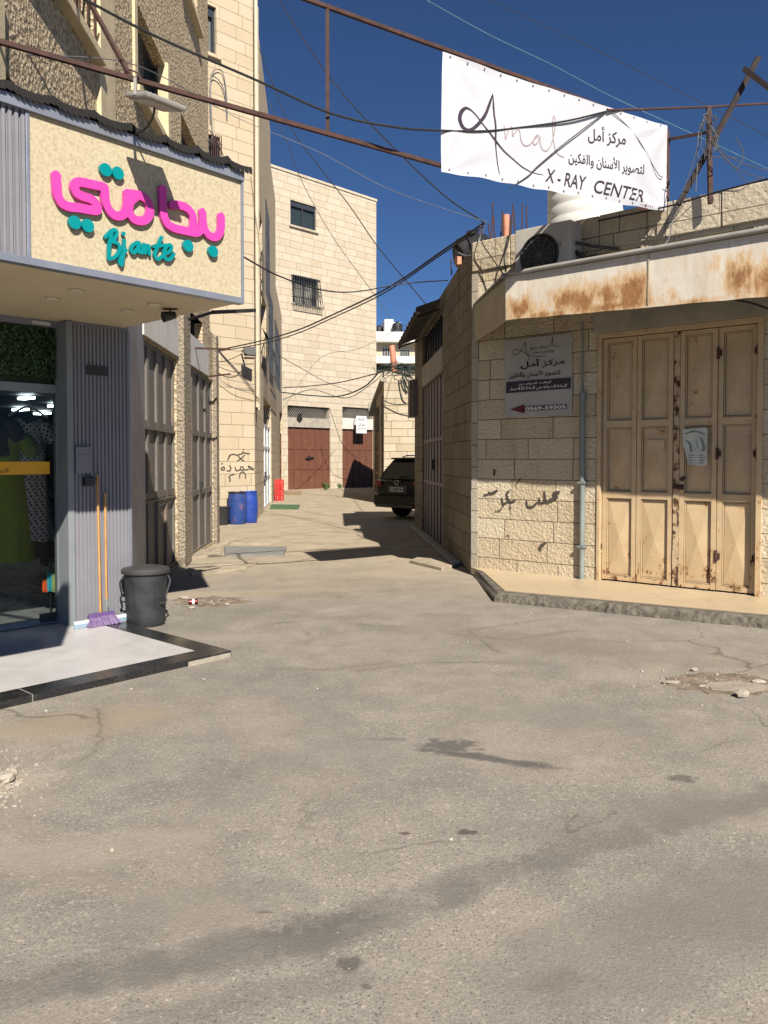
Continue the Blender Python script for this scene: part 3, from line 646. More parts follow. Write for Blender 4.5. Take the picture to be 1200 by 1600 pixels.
# ================================================================== LEFT SHOP
shop = thing('clothing_shop', 'shop with ribbed grey wall, glass door and cream canopy at the left edge', 'shop', (-3.0, 8.2, 0))
uR, uL = .209, SHOPW.u(115)                       # ribbed wall strip
zc = 2.9
rb = MB(); n = 15; pitch = (uR-uL)/n; zt = 2.86
def ribs(mb, W, u0, u1, z0, z1, pitch, dep, out=0.0):
    n = max(1, round((u1-u0)/pitch)); pt = (u1-u0)/n
    for i in range(n):
        a = u0+i*pt; k = [(a, -dep), (a+pt*.28, -dep), (a+pt*.40, 0), (a+pt*.88, 0), (a+pt, -dep)]
        for (p0, q0), (p1, q1) in zip(k, k[1:]):
            mb.face([W.p(p0, z0, out+q0), W.p(p1, z0, out+q1), W.p(p1, z1, out+q1), W.p(p0, z1, out+q0)], [(p0, z0), (p1, z0), (p1, z1), (p0, z1)])
ribs(rb, SHOPW, uL, uR, .05, zt, pitch, .016); build('ribbed_wall', rb, M['rib_grey'], shop)
sw = MB().wbox(SIDE, 0.0, 2.1, 0, 3.6, -.18, 0.0); sw.wbox(SHOPW, uL, uR, zt, 3.0, -.3, -.005); sw.wbox(SHOPW, uL-.02, uR-.005, .0, zt, -.2, -.03)
build('side_wall', sw, M['plain_grey'], shop)
build('corner_strip', MB().wbox(SHOPW, uR-.008, uR+.012, .05, zt, -.03, .008), M['trim_grey'], shop)
po = MB().wbox(SHOPW, uL-.062, uL, .05, 2.88, -.24, .012); build('door_post', po, M['post_grey'], shop, bevel=.004)
build('meter_box', MB().wbox(SHOPW, uL+.01, uL+.16, 1.47, 1.72, .0, .035).wbox(SHOPW, uL+.03, uL+.14, 1.63, 1.645, .035, .042), M['plain_grey'], shop, bevel=.004)
build('lock_box', MB().wbox(SHOPW, uL+.08, uL+.17, 1.35, 1.44, .0, .07), M['black_plastic'], shop, bevel=.01)
build('black_plaque', MB().wbox(SHOPW, SHOPW.u(136), SHOPW.u(169), 2.40, 2.49, .0, .012), M['black_plastic'], shop)
# glass door, transom of artificial leaves, room behind
dR = DOORP.u(103); dL = -3.4; fz = .05
fr = MB()
fr.wbox(DOORP, dL, dR, 2.22, 2.30, -.04, .02); fr.wbox(DOORP, dR-.10, dR, .06, 2.22, -.04, .02); fr.wbox(DOORP, dL, dR, .06, .11, -.04, .02)
door = build('glass_door', MB().wq(DOORP, dL, dR-.10, .11, 2.22, 0), M['glass'], shop)
build('frame', fr, M['post_grey'], door, bevel=.003)
build('patch_fitting', MB().wbox(DOORP, DOORP.u(58), DOORP.u(84), .075, .16, .004, .024), M['black_plastic'], door)
st = MB().wbox(DOORP, dL, DOORP.u(77), DOORP.uz(60, 741)[1], DOORP.uz(60, 723)[1]+.01, .003, .006)
stk = build('sticker', st, M['amber'], door)
build('lettering', MB().flat(DOORP, text_quad(DOORP, AR(0xFE8D,0xFEDF,0xFEE4,0xFECC,0xFEAE), [(-18, 733), (13, 731), (13, 740), (-18, 742)], .009), .009), M['ink_red'], stk)
build('header_beam', MB().wbox(DOORP, dL, dR, 2.83, 2.92, -.1, .06), M['plain_grey'], shop)
build('name_plate', MB().wbox(DOORP, DOORP.u(52, .06), DOORP.u(81, .06), 2.84, 2.87, .06, .068), M['plate'], shop)
lv = MB(); lv.wq(DOORP, dL, dR, 2.30, 2.83, -.06)
for k in range(2600):
    u = random.uniform(DOORP.u(-25), dR-.02); z = random.uniform(2.36, 2.82); o = random.uniform(-.05, .05); a = random.uniform(0, 6.28); s_ = random.uniform(.012, .026)
    c = DOORP.p(u, z, o); t1 = Vector((math.cos(a)*DOORP.d[0], math.cos(a)*DOORP.d[1], math.sin(a))); t2 = Vector((DOORP.n[0], DOORP.n[1], random.uniform(-.8, .8))).normalized(); t2 = t1.cross(t2).normalized()+Vector((DOORP.n[0], DOORP.n[1], 0))*random.uniform(-.7, .7)
    lv.face([c-t1*s_, c+t2*s_*.45, c+t1*s_, c-t2*s_*.45])
build('leaf_panel', lv, M['leaf'], shop)
e0, e1 = DOORP.p(dR+.05, 0, -.05), DOORP.p(dL, 0, -.05)
RM = [(e0.x, e0.y), (-3.32, 9.2), (-3.95, 15.0), (-11.0, 15.0), (-9.0, 5.6), (e1.x, e1.y)]
rm = MB()
for (x0, y0), (x1, y1) in zip(RM[:-1], RM[1:]): rm.face([(x0, y0, 0), (x1, y1, 0), (x1, y1, 2.5), (x0, y0, 2.5)])
rm.face([(x, y, 2.42) for x, y in RM])
build('room', rm, M['room'], shop)
build('room_floor', MB().face([(x, y, .055) for x, y in RM]), M['room_floor'], shop)
for (px, py) in [(41, 622), (88, 634), (32, 640), (66, 646), (39, 662), (87, 669)]:
    z = 2.38; c = G(px, py, z); Y = c.y
    build('ceiling_lamp', MB().box((c.x, c.y, z), (.010*Y, .028*Y, .03), math.atan2(DOORP.d[1], DOORP.d[0])), M['tube'], shop)
rk = MB()
random.seed(4)
for k in range(34):
    Yk = 10.2+random.uniform(0, .8); c = P(random.uniform(60, 101), 718, Yk); z1, h_ = random.choice(((1.72, .55), (1.05, .75))); h_ *= random.uniform(.8, 1.1)
    rk.box((c.x, c.y, z1-h_/2), (.05, .32, h_), random.uniform(.2, .9))
for z in (1.74, 1.07): rk.beam(P(58, 718, 10.6)+Vector((0, 0, z-1.6)), P(103, 718, 10.6)+Vector((0, 0, z-1.6)), .03)
tag(build('clothes_rail', rk, M['stock'], loc=(-4.3, 10.6, .06)), 'rail of dark clothes inside the shop behind the glass door', 'clothes rail')
# canopy
can = thing('shop_canopy', 'cream box canopy with grey trim over the shop entrance', 'canopy', tuple(SIGN.p(-1, zc, -.8)))
uC = .19; uX = -4.6; zT = 3.90
uF = SIGN.u(49)
build('fascia', MB().wbox(SIGN, uF, uC-.02, zc+.03, zT-.02, -.30, 0), M['fascia'], can)
fr2 = MB(); ribs(fr2, SIGN, uX, uF-.01, zc+.03, zT-.02, .042, .02); build('ribbed_panel', fr2, M['rib_grey'], can)
tr = MB(); tr.wbox(SIGN, uX, uC, zc-.02, zc+.03, -.06, .02); tr.wbox(SIGN, uX, uC, zT-.02, zT+.055, -.06, .03); tr.wbox(SIGN, uC-.02, uC, zc+.03, zT-.02, -.06, .018); tr.wbox(SIGN, uF-.012, uF+.012, zc+.03, zT-.02, -.01, .012)
build('trim', tr, M['trim_grey'], can, bevel=.003)
bx = MB(); bx.wbox(SIGN, uX, uC-.03, zc-.012, zc+.02, -2.02, -.062); build('soffit', bx, M['soffit'], can)
bs = MB().wbox(SIGN, uC-.05, uC-.02, zc+.021, zT-.03, -1.9, -.31); bs.wbox(SIGN, uX, uC-.06, zT-.1, zT-.03, -1.9, -.31); build('side_panel', bs, M['plain_grey'], can)
for (px, py) in [(82, 463), (119, 450), (241, 472), (200, 482)]:
    c = G(px, py, zc)
    build('downlight', MB().lathe([(.055, 0), (.055, -.012), (.048, -.02), (.0, -.022)][::-1], (c.x, c.y, zc-.012), 20), M['lamp_off'], can, smooth=True)
# corrugated sheet on top, drooping over the edge
cr = MB(); nn = 120; prof = []
for i in range(nn+1):
    u = uX+(uC+.06-uX)*i/nn; wv = .006*math.cos(2*math.pi*u/.285); pk = max(0, math.cos(2*math.pi*u/.285))**10*.03
    prof.append((u, wv+pk))
for (a, b), (c_, d) in zip(prof, prof[1:]):
    for o0, o1, z0, z1 in ((.05, -.9, zT+.10, zT+.22),):
        cr.face([SIGN.p(a, z0+b, o0), SIGN.p(c_, z0+d, o0), SIGN.p(c_, z1+d, o1), SIGN.p(a, z1+b, o1)])
        cr.face([SIGN.p(a, z0+b, o0), SIGN.p(c_, z0+d, o0), SIGN.p(c_, z0+d-.05-.02*math.sin(u*9), o0+.008), SIGN.p(a, z0+b-.05, o0+.008)])
build('corrugated_sheet', cr, plain('blackened corrugated sheet', (.010, .009, .008), .9, 0, .3, 8), can)
hb0 = Vector((-1.66, 3.26, 0)); HB = Wall((hb0.x, hb0.y), SIGN.d)
build('unseen_shade_board', MB().wbox(HB, -2.6, 0, 2.88, 3.95, -.12, 0).beam(HB.p(-.3, 3.9, -.12), SIGN.p(-3.2, 3.86, 0), .05).beam(HB.p(-2.2, 3.9, -.12), SIGN.p(-4.5, 3.86, 0), .05), M['plain_grey'], can)  # unseen board added out of view to throw a shadow on the entrance platform
# lettering
sl = thing('sign_lettering', 'pink Arabic shop name with teal dots and Latin name on cream fascia', 'sign lettering', tuple(SIGN.p(-1, 3.3, 0)))
A = zoomconv(70, 250, 7.5)
r_ = .031
pink = [
 withr([(138, 180), (146, 320), (160, 420), (215, 510), (300, 548), (400, 558), (590, 590), (622, 560), (600, 505), (540, 455), (450, 425), (380, 385), (352, 315), (375, 265), (430, 258), (560, 285), (690, 315), (708, 350), (712, 440), (735, 540), (800, 630), (870, 655), (940, 620), (972, 540), (976, 460), (974, 390)], r_),
 withr([(974, 392), (1050, 400), (1130, 418), (1195, 460), (1232, 530), (1236, 620), (1195, 690), (1125, 712), (1050, 690), (1005, 630), (990, 560), (1010, 480), (1060, 435)], r_),
 withr([(1386, 340), (1390, 500), (1400, 640), (1440, 740), (1520, 795), (1640, 825), (1780, 850), (1840, 800), (1858, 700), (1853, 610)], r_),
 withr([(1500, 525), (1570, 525), (1660, 555), (1725, 620), (1748, 700), (1740, 790), (1715, 830)], r_),
 withr([(1856, 620), (1862, 720), (1890, 830), (1955, 895), (2020, 895), (2062, 840), (2075, 760), (2074, 660)], r_)]
build('arabic_letters', MB().flat(SIGN, ink(pxstrokes(SIGN, pink, A, .035, 6), .006), .035, .028), M['pink'], sl)
for (a, b) in [(718, 113), (862, 153), (355, 730), (508, 768), (1685, 1005), (1978, 1070)]:
    build('letter_dot', MB().flat(SIGN, ink(pxstrokes(SIGN, [[(a, b, .045)]], A, .035), .006), .035, .028), M['teal'], sl)
B_ = zoomconv(60, 230, 3.636); rt = .0125
teal = [[(383, 510), (410, 480), (432, 468), (447, 480), (440, 510), (415, 535)], [(418, 480), (405, 560), (403, 632)], [(415, 535), (450, 545), (465, 580), (440, 620), (405, 635)],
        [(487, 488), (486, 495)], [(490, 530), (486, 590), (480, 640), (474, 668), (464, 648), (478, 610), (500, 585)],
        [(562, 540), (535, 560), (530, 590), (548, 598), (566, 570), (574, 542), (572, 590), (584, 598)], [(590, 600), (600, 552)], [(597, 572), (608, 556), (613, 570), (609, 600)], [(611, 574), (625, 558), (631, 572), (633, 606)],
        [(702, 512), (680, 560), (664, 610), (680, 636), (706, 618)], [(656, 562), (728, 556)], [(716, 606), (750, 590), (758, 562), (738, 556), (716, 590), (722, 632), (750, 636), (772, 606)]]
build('latin_letters', MB().flat(SIGN, ink(pxstrokes(SIGN, [withr(s, rt) for s in teal], B_, .03, 5), .0035), .030, .022), M['teal'], sl)
# entrance platform
pl = thing('entrance_platform', 'low white tiled platform with black granite border before the shop door', 'platform', (-3.0, 6.2, 0))
PF = Wall((-1.24, 6.355), (.667, .745))
def pq(u, b): p = PF.p(u, 0, -b); return (p.x, p.y)
build('granite_border', MB().prism([pq(-6, 0), pq(.0, 0), pq(.0, 2.0), pq(-.20, 2.0), pq(-.20, .215), pq(-6, .215)], .0, .05), M['granite'], pl, bevel=.004)
build('tile_floor', MB().prism([pq(-6, .217), pq(-.202, .217), pq(-.202, 2.2), pq(-6, 2.2)], .0, .049), M['tile_white'], pl)
for u in (-1.62, -3.0): build('joint', MB().prism([pq(u, -.001), pq(u+.005, -.001), pq(u+.005, .214), pq(u, .214)], .0, .0512), M['rubble'], pl)
build('mortar_edge', MB().prism([pq(-.42, -.012), pq(-.02, -.014), pq(.01, .01), pq(-.01, .05), pq(-.4, .01)], .0, .034), M['rubble'], pl)
# clothes in the window
def dress(name, label, px, ytop, ybot, Y, wtop, wbot, mat, sleeves=True, folds=7):
    top, bot = P(px, ytop, Y), P(px, ybot, Y); H = top.z-bot.z
    t = thing(name, label, 'dress', (bot.x, bot.y, bot.z)); m = MB(); n = 40; prev = None; rows = 26; ang = math.atan2(DOORP.d[1], DOORP.d[0])
    for i in range(rows+1):
        f = i/rows; z = top.z-H*f
        wd = wtop*(1.0-.25*math.sin(min(1, f/.34)*math.pi)**2 if f < .34 else 1+(wbot/wtop-1)*((f-.34)/.66)**.8)
        if f < .05: wd *= .82+.18*f/.05
        ring = []
        for k in range(n):
            a = 2*math.pi*k/n; w2 = wd*(1+(.05 if f > .34 else .015)*math.sin(folds*a+f*2)*(.3+f)); x, y = w2*math.cos(a), w2*.38*math.sin(a)
            zz = z-(0.10*(1-abs(math.cos(a)))**2 if f < .001 else 0)
            ring.append(Vector((top.x+x*math.cos(ang)-y*math.sin(ang), top.y+x*math.sin(ang)+y*math.cos(ang), zz+.012*math.sin(folds*a)*(f > .98))))
        if prev:
            for k in range(n):
                k2 = (k+1) % n; m.face([prev[k], ring[k], ring[k2], prev[k2]], [(k*wd*6.28/n, -f*H), (k*wd*6.28/n, -f*H-H/rows), ((k+1)*wd*6.28/n, -f*H-H/rows), ((k+1)*wd*6.28/n, -f*H)])
        prev = ring
    build('body', m, mat, t, smooth=True)
    if sleeves:
        for sg in (-1, 1):
            a0 = Vector((top.x+sg*wtop*.85*math.cos(ang), top.y+sg*wtop*.85*math.sin(ang), top.z-.03)); d = Vector((sg*math.cos(ang)*.12, sg*math.sin(ang)*.12, -.20))
            build('sleeve', MB().tube([a0, a0+d*.35, a0+d*.75, a0+d], [.06, .085, .088, .06], 16), mat, t, smooth=True)
    return t, top, ang
dr, top, ang = dress('dotted_dress', 'white dress with black dots hanging in the shop window', 44, 654, 846, 8.05, .17, .24, M['dots'])
hg = MB().tube(smooth([(top.x-.2*math.cos(ang), top.y-.2*math.sin(ang), top.z+.02), (top.x-.08*math.cos(ang), top.y-.08*math.sin(ang), top.z+.09), (top.x, top.y, top.z+.12), (top.x+.08*math.cos(ang), top.y+.08*math.sin(ang), top.z+.09), (top.x+.2*math.cos(ang), top.y+.2*math.sin(ang), top.z+.02)], 5), .012, 8)
hg.tube([(top.x, top.y, top.z+.12), (top.x, top.y, top.z+.2)], .005, 6)
tag(build('clothes_hanger', hg, M['white_blue']), 'white hanger holding the dotted dress', 'hanger')
dress('green_dress', 'lime green dress hanging left of the dotted dress behind the glass', 10, 676, 878, 7.85, .17, .26, M['olive'], True, 9)
bj, _, _ = dress('black_blouse', 'black blouse hanging at the left frame edge in the window', -12, 650, 712, 7.72, .16, .16, M['stock'], True)
bj['category'] = 'blouse'
for (px, y0, y1, m, lab) in [(71, 905, 925, 'orange_cloth', 'orange socks hanging low inside the glass door'), (78, 894, 924, 'turq_cloth', 'turquoise patterned socks between the other socks'), (86, 896, 925, 'green_cloth', 'green and orange socks beside the door stile')]:
    a, b = P(px, y0, 7.9), P(px, y1, 7.9); h = a.z-b.z; mb = MB()
    for k in (-.5, .5):
        mb.tube(smooth([(a.x+k*.03, a.y, a.z), (a.x+k*.034, a.y, a.z-h*.6), (a.x+k*.03, a.y, b.z)], 4), [.014, .016, .017, .018, .018, .019, .019, .018, .014], 10)
    tag(build('socks', mb, M[m], smooth=True), lab, 'socks')
tag(build('sock_stand', MB().beam(P(79, 870, 7.93), P(79, 968, 7.93), .012).box(P(79, 961, 7.93), (.2, .16, .02)), M['black_plastic'], loc=tuple(P(84, 968, 7.93))), 'thin black stand that carries the socks inside the door', 'stand')
# brooms, squeegee, dustbin
def shopfoot(px, out): u = SHOPW.u(px, out); return SHOPW.p(u, .05, out)
b = shopfoot(156, .16); tp = P(152, 741, SHOPW.p(SHOPW.u(152), 0).y-.02)
br = thing('broom', 'orange wooden broom with a lilac head leaning on the ribbed wall', 'broom', tuple(b))
build('handle', MB().tube([b+Vector((-.01, 0, .09)), tp], .0115, 12), M['wood'], br, smooth=True)
hd = MB(); ua = Vector((SHOPW.d[0], SHOPW.d[1], 0)); nn_ = Vector((SHOPW.n[0], SHOPW.n[1], 0))
def headbox(c, L0, L1, d0, d1, z0, z1):
    q = [[c+ua*sx*L+nn_*sy*d+Vector((0, 0, z-c.z)) for sx, sy in ((-1, -1), (1, -1), (1, 1), (-1, 1))] for L, d, z in ((L0, d0, z0), (L1, d1, z1))]
    m = MB(); m.face(q[0][::-1]); m.face(q[1])
    for i in range(4): m.face([q[0][i], q[0][(i+1) % 4], q[1][(i+1) % 4], q[1][i]])
    return m
c = Vector((b.x, b.y, .05))
bri = MB()
for k in range(260):
    f = random.uniform(-1, 1); g_ = random.uniform(-1, 1); a0 = c+ua*.125*f+nn_*.02*g_+Vector((0, 0, .085)); a1 = c+ua*.165*f+nn_*(.045*g_+.05)+Vector((0, 0, .003)); bri.tube([a0, a1], .004, 4)
build('bristles', bri, M['purple'], br)
build('head_block', headbox(c, .135, .125, .026, .022, .125, .155) if False else headbox(Vector((c.x, c.y, .05)), .135, .12, .026, .02, .128, .162), plain('purple plastic', (.12, .065, .20), .5), br, bevel=.004)
b2 = shopfoot(164, .10); tp2 = P(164, 770, SHOPW.p(SHOPW.u(164), 0).y-.02)
sq = thing('floor_squeegee', 'wooden handled squeegee with white and blue bar behind the lilac broom', 'squeegee', tuple(b2))
build('handle', MB().tube([b2+Vector((0, 0, .20)), tp2], .0115, 12), M['wood'], sq, smooth=True)
build('socket', MB().tube([b2+Vector((0, 0, .06)), b2+Vector((0, 0, .22))], .016, 12), M['galv'], sq, smooth=True)
c2 = Vector((b2.x, b2.y, .05))
build('bar', headbox(c2-ua*.02+nn_*.07, .34, .34, .015, .012, .085, .115), M['white_blue'], sq, bevel=.004)
build('blade', headbox(c2-ua*.02+nn_*.075, .34, .34, .006, .010, .052, .085), M['pale_blue'], sq)
cl = shopfoot(137, .12); tag(rock(cl, (.07, .04, .035), M['lime'], 'dust_cloth'), 'crumpled lime green cloth behind the broom head', 'cloth')
bc = Vector((-2.31, 7.6, 0)); bn = thing('dustbin', 'dusty black plastic dustbin with lid beside the brooms', 'dustbin', tuple(bc))
build('body', MB().lathe([(.0, .0), (.168, 0), (.178, .012), (.183, .1), (.196, .40), (.203, .50), (.217, .505), (.217, .53), (.2, .53)], bc, 40), M['bin'], bn, smooth=True)
build('lid', MB().lathe([(.222, .505), (.228, .512), (.228, .538), (.215, .552), (.20, .548), (.185, .556), (.12, .572), (.105, .566), (.0, .568)], bc, 40), M['bin_lid'], bn, smooth=True)
for sgn in (-1, 1):
    k = Vector((sgn*.96, -.28*sgn if sgn > 0 else -.28, 0)).normalized(); s_ = Vector((-k.y, k.x, 0))
    build('handle', MB().tube(smooth([bc+k*.20+s_*.07+Vector((0, 0, .48)), bc+k*.235+s_*.05+Vector((0, 0, .42)), bc+k*.222+Vector((0, 0, .30)), bc+k*.235-s_*.02+Vector((0, 0, .24)), bc+k*.19-s_*.05+Vector((0, 0, .22))], 5), .009, 8), M['bin'], bn, smooth=True)
rbm = MB()
for a in (-1.9, -1.3, -.8): rbm.beam(bc+Vector((.19*math.cos(a), .19*math.sin(a), .22)), bc+Vector((.201*math.cos(a), .201*math.sin(a), .45)), .014, .008)
build('rib', rbm, M['bin'], bn)
cn = G(302, 945); can_ = thing('drink_can', 'crushed dark red drink can lying on the dirt beside the dustbin', 'can', (cn.x, cn.y, 0))
build('body', MB().lathe([(.022, -.05), (.031, -.044), (.032, 0), (.030, .02), (.032, .044), (.024, .05)], (cn.x, cn.y, .032), 18, (1, .25, 0)), plain('dark red can', (.16, .015, .02), .3, .6), can_, smooth=True)
build('label_band', MB().lathe([(.0325, -.012), (.033, -.01), (.033, .012), (.0325, .014)], (cn.x, cn.y, .032), 18, (1, .25, 0)), M['white_blue'], can_, smooth=True)
# spot lamp and black bar under the canopy corner
Y = 6.75; s0 = P(266, 486, Y); s0.z = zc-.012
sp = thing('spot_lamp', 'small black spot lamp hanging under the canopy corner', 'lamp', tuple(s0))
build('bracket', MB().box(s0+Vector((0, 0, -.008)), (.12, .03, .012)).beam(s0, s0+Vector((0, 0, -.05)), .014), M['black_plastic'], sp)
build('lamp_head', MB().lathe([(.0, -.055), (.03, -.055), (.036, -.02), (.046, .05), (.046, .055), (.0, .045)], s0+Vector((-.01, 0, -.065)), 20, (-.75, -.55, -.25)), M['black_plastic'], sp, smooth=True)
tag(build('cable_bar', MB().beam(P(296, 499, 7.0), P(332, 488, 7.4), .025).beam(P(332, 488, 7.4), P(398, 485, 7.9), .035), M['black_plastic']), 'thin black bar sticking out past the canopy corner', 'bar')

# ================================================================== ROUGHCAST BUILDING ON THE LEFT
b1 = thing('apartment_building', 'roughcast apartment building with yellow pilasters above the shop canopy', 'building', (-6, 10, 0))
uE = FAC.u(337); uT = FAC.u(329)                  # its far corner, and that of the upper floors
fu = FAC.u
def fz(px, py): return FAC.uz(px, py)[1]
H1 = 12.5
holes = [(.35, fu(52), 3.0, 4.36), (.55, fu(153), 5.55, 7.1), (fu(213), fu(264), 5.93, 7.0), (fu(287), fu(315), 5.5, 6.85), (fu(213), fu(262), 8.75, 10.2), (fu(288), fu(313), 8.85, 10.2)]
dz = 3.08
d1 = (fu(221), fu(277), .04, dz, .1); d2 = (fu(290), fu(333), .04, dz, .06); t2 = (fu(286), fu(318), 3.62, 4.15)
holes += [t2]
up = MB().shell(FAC, 0, uT, 3.98, H1, [(a, b, max(c, 3.98), d) for a, b, c, d in holes if d > 4.2], .28)
lo = MB().shell(FAC, 4.6, uE, 0, 3.98, [d1, d2] + [(a, b, c, min(d, 3.98)) for a, b, c, d in [t2]], .25)
lo.wq(FAC, t2[0], t2[1], 3.62, 3.98, -.25)
up.face([FAC.p(0, 3.98, 0), FAC.p(uE, 3.98, 0), FAC.p(uE, 3.98, -8), FAC.p(0, 3.98, -8)]); up.face([FAC.p(0, H1, 0), FAC.p(uT, H1, 0), FAC.p(uT, H1, -8), FAC.p(0, H1, -8)])
up.face([FAC.p(0, 3.98, 0), FAC.p(0, 3.98, -8), FAC.p(0, H1, -8), FAC.p(0, H1, 0)]); up.face([FAC.p(uE, 0, 0), FAC.p(uE, 0, -8), FAC.p(uE, 3.98, -8), FAC.p(uE, 3.98, 0)]); up.face([FAC.p(uT, 3.98, 0), FAC.p(uT, 3.98, -8), FAC.p(uT, H1, -8), FAC.p(uT, H1, 0)])
up.face([FAC.p(0, 3.98, -8), FAC.p(uE, 3.98, -8), FAC.p(uE, H1, -8), FAC.p(0, H1, -8)])
k = len(up.v); up.v += lo.v; up.f += [[i+k for i in f] for f in lo.f]; up.uv += lo.uv
build('wall', up, M['roughcast'], b1)
for (a, b, z0, z1) in [(fu(157), fu(180), 3.95, H1), (fu(262.5), fu(266), 3.95, 7.05), (0.2, fu(8), 3.95, 4.9), (fu(278.5), fu(284.5), 3.2, 3.95)]:
    build('pilaster', MB().wbox(FAC, a, b, z0, z1, -.1, .045), M['yellow_render'], b1, bevel=.008)
build('pilaster', MB().wbox(FAC, fu(278), fu(289), 0, 3.95, -.1, .10), M['roughcast_grey'], b1, bevel=.01)
build('pilaster', MB().wbox(FAC, fu(333.2), uE-.002, 0, 3.95, -.1, .07), M['roughcast_grey'], b1, bevel=.01)
for i, (a, b, c, d) in enumerate(holes):
    fm = MB(); wd = .05
    c2 = max(c, 3.98) if i == 0 else c
    fm.wbox(FAC, a, a+wd, c2, d, -.2, -.14); fm.wbox(FAC, b-wd, b, c2, d, -.2, -.14); fm.wbox(FAC, a+wd, b-wd, d-wd, d, -.2, -.14); fm.wbox(FAC, (a+b)/2-wd/2, (a+b)/2+wd/2, c2, d-wd, -.2, -.145)
    wn = build('window', fm, M['frame_dark'] if i != 1 else M['rust'], b1)
    build('pane', MB().wq(FAC, a, b, c2, d, -.19), M['dark'] if i in (0, 6) else M['window_glass'], wn)
    if i not in (0, 6):
        build('sill', MB().wbox(FAC, a-.08, b+.08, c-.09, c, -.26, .10), M['yellow_render'], wn, bevel=.006)
    if i == 1:
        bb = MB()
        for k in range(10): uu = a+(b-a)*(k+.5)/10; bb.beam(FAC.p(uu, c+.02, .05), FAC.p(uu, d, .05), .014)
        for z in (c+.3, c+.9): bb.beam(FAC.p(a, z, .05), FAC.p(b, z, .05), .016)
        build('window_bars', bb, M['rust'], wn)
    if i in (2, 4):
        build('jamb_post', MB().wbox(FAC, a, a+.13, c, d, -.12, .03), M['yellow_render'], wn)
# ledge over the mezzanine window, plaster panels over the steel doors
build('panel', MB().wbox(FAC, fu(223), fu(277.5), dz+.03, 3.62, -.05, .03), M['white_plaster'], b1)
build('panel', MB().wbox(FAC, fu(290), fu(325), dz+.03, 3.60, -.05, .03), M['white_plaster'], b1)
def steel_door(W, h, nl, mat, parent, rows, out=-.05, frame=.05, handle=None, crossbars=True):
    """folding steel shop door: leaves with welded frame and panels"""
    a, b, c, d = h[:4]; wl = (b-a)/nl; res = []
    for i in range(nl):
        u0, u1 = a+i*wl+.006, a+(i+1)*wl-.006; m = MB()
        m.wq(W, u0, u1, c, d, out-.02)
        m.wbox(W, u0, u0+frame, c, d, out-.02, out+.012); m.wbox(W, u1-frame, u1, c, d, out-.02, out+.012)
        zs = [c]+[c+(d-c)*r for r in rows]+[d]
        for k, z in enumerate(zs):
            z0, z1 = (z, z+frame) if k == 0 else ((z-frame, z) if k == len(zs)-1 else (z-frame*.9, z+frame*.9))
            m.wbox(W, u0+frame, u1-frame, z0, z1, out-.02, out+.010)
        res.append(build('door_leaf', m, mat, parent))
    return res
build('door_backing', MB().wq(FAC, d1[0], d1[1], .0, dz, -.095).wq(FAC, d2[0], d2[1], .0, dz, -.075), M['dark'], b1)
L = steel_door(FAC, d1, 4, M['door_grey'], b1, (.36, .66), -.05)
for k, z in enumerate((1.05, 1.98)): build('hinge_bar', MB().wbox(FAC, d1[0]+.02, d1[1]-.02, z, z+.03, -.037, -.02), M['door_grey'], L[k])
L = steel_door(FAC, d2, 4, M['door_grey'], b1, (.33, .66), -.03)
build('padlock', MB().wbox(FAC, d2[0]+1.30, d2[0]+1.40, 1.12, 1.24, -.02, .03), M['black_plastic'], L[2], bevel=.008)
build('strut', MB().beam(FAC.p(fu(303), 3.42, .03), FAC.p(fu(309), 3.46, .55), .03).beam(FAC.p(fu(324), 3.1, .05), FAC.p(fu(331), 3.2, .35), .03), M['rust'], b1)

# ================================================================== SAWN-STONE BUILDING, LEFT SIDE OF THE ALLEY
b2 = thing('stone_apartment_building', 'tall smooth beige stone building behind the blue barrels', 'building', (-6, 27, 0))
H2 = 13.6
su = B2S.u
w1 = (B2F.u(322), B2F.u(342), B2F.uz(342, 90)[1], B2F.uz(342, 14)[1]); w2 = (B2F.u(329), B2F.u(347), B2F.uz(347, 264)[1], B2F.uz(347, 216)[1])
sideh = [(su(412), su(424), .02, 3.55), (su(426.5), su(434), 2.45, 4.1), (su(404), su(411), B2S.uz(406, 455)[1]-.2, B2S.uz(406, 330)[1]), (su(409), su(417), 4.3, 6.6), (su(420), su(430), 4.3, 6.4)]
UE = 19.6
wb = MB().shell(B2F, -5, 0, 0, H2, [w1, w2], .22).shell(B2S, 0, 8.8, 0, H2, [h for h in sideh if h[1] < 8.9], .3)
wb.shell(B2S, 8.8, 12.8, 0, 12.4, [h for h in sideh if 8.8 < h[0] and h[1] < 12.8], .3).shell(B2S, 12.8, UE, 0, 8.8, [(su(437.2), su(441.3), .05, 3.9)], .3)
wb.face([B2F.p(-5, H2, 0), B2F.p(0, H2, 0), B2S.p(8.8, H2, 0), B2S.p(8.8, H2, -6)]); wb.face([B2S.p(8.8, 12.4, 0), B2S.p(8.8, H2, 0), B2S.p(8.8, H2, -6), B2S.p(8.8, 12.4, -6)])
wb.face([B2S.p(8.8, 12.4, 0), B2S.p(12.8, 12.4, 0), B2S.p(12.8, 12.4, -6), B2S.p(8.8, 12.4, -6)]); wb.face([B2S.p(12.8, 0, 0), B2S.p(12.8, 12.4, 0), B2S.p(12.8, 12.4, -6), B2S.p(12.8, 0, -6)])
wb.face([B2S.p(12.8, 8.8, 0), B2S.p(UE, 8.8, 0), B2S.p(UE, 8.8, -6), B2S.p(12.8, 8.8, -6)])
build('wall', wb, M['stone_b2'], b2)
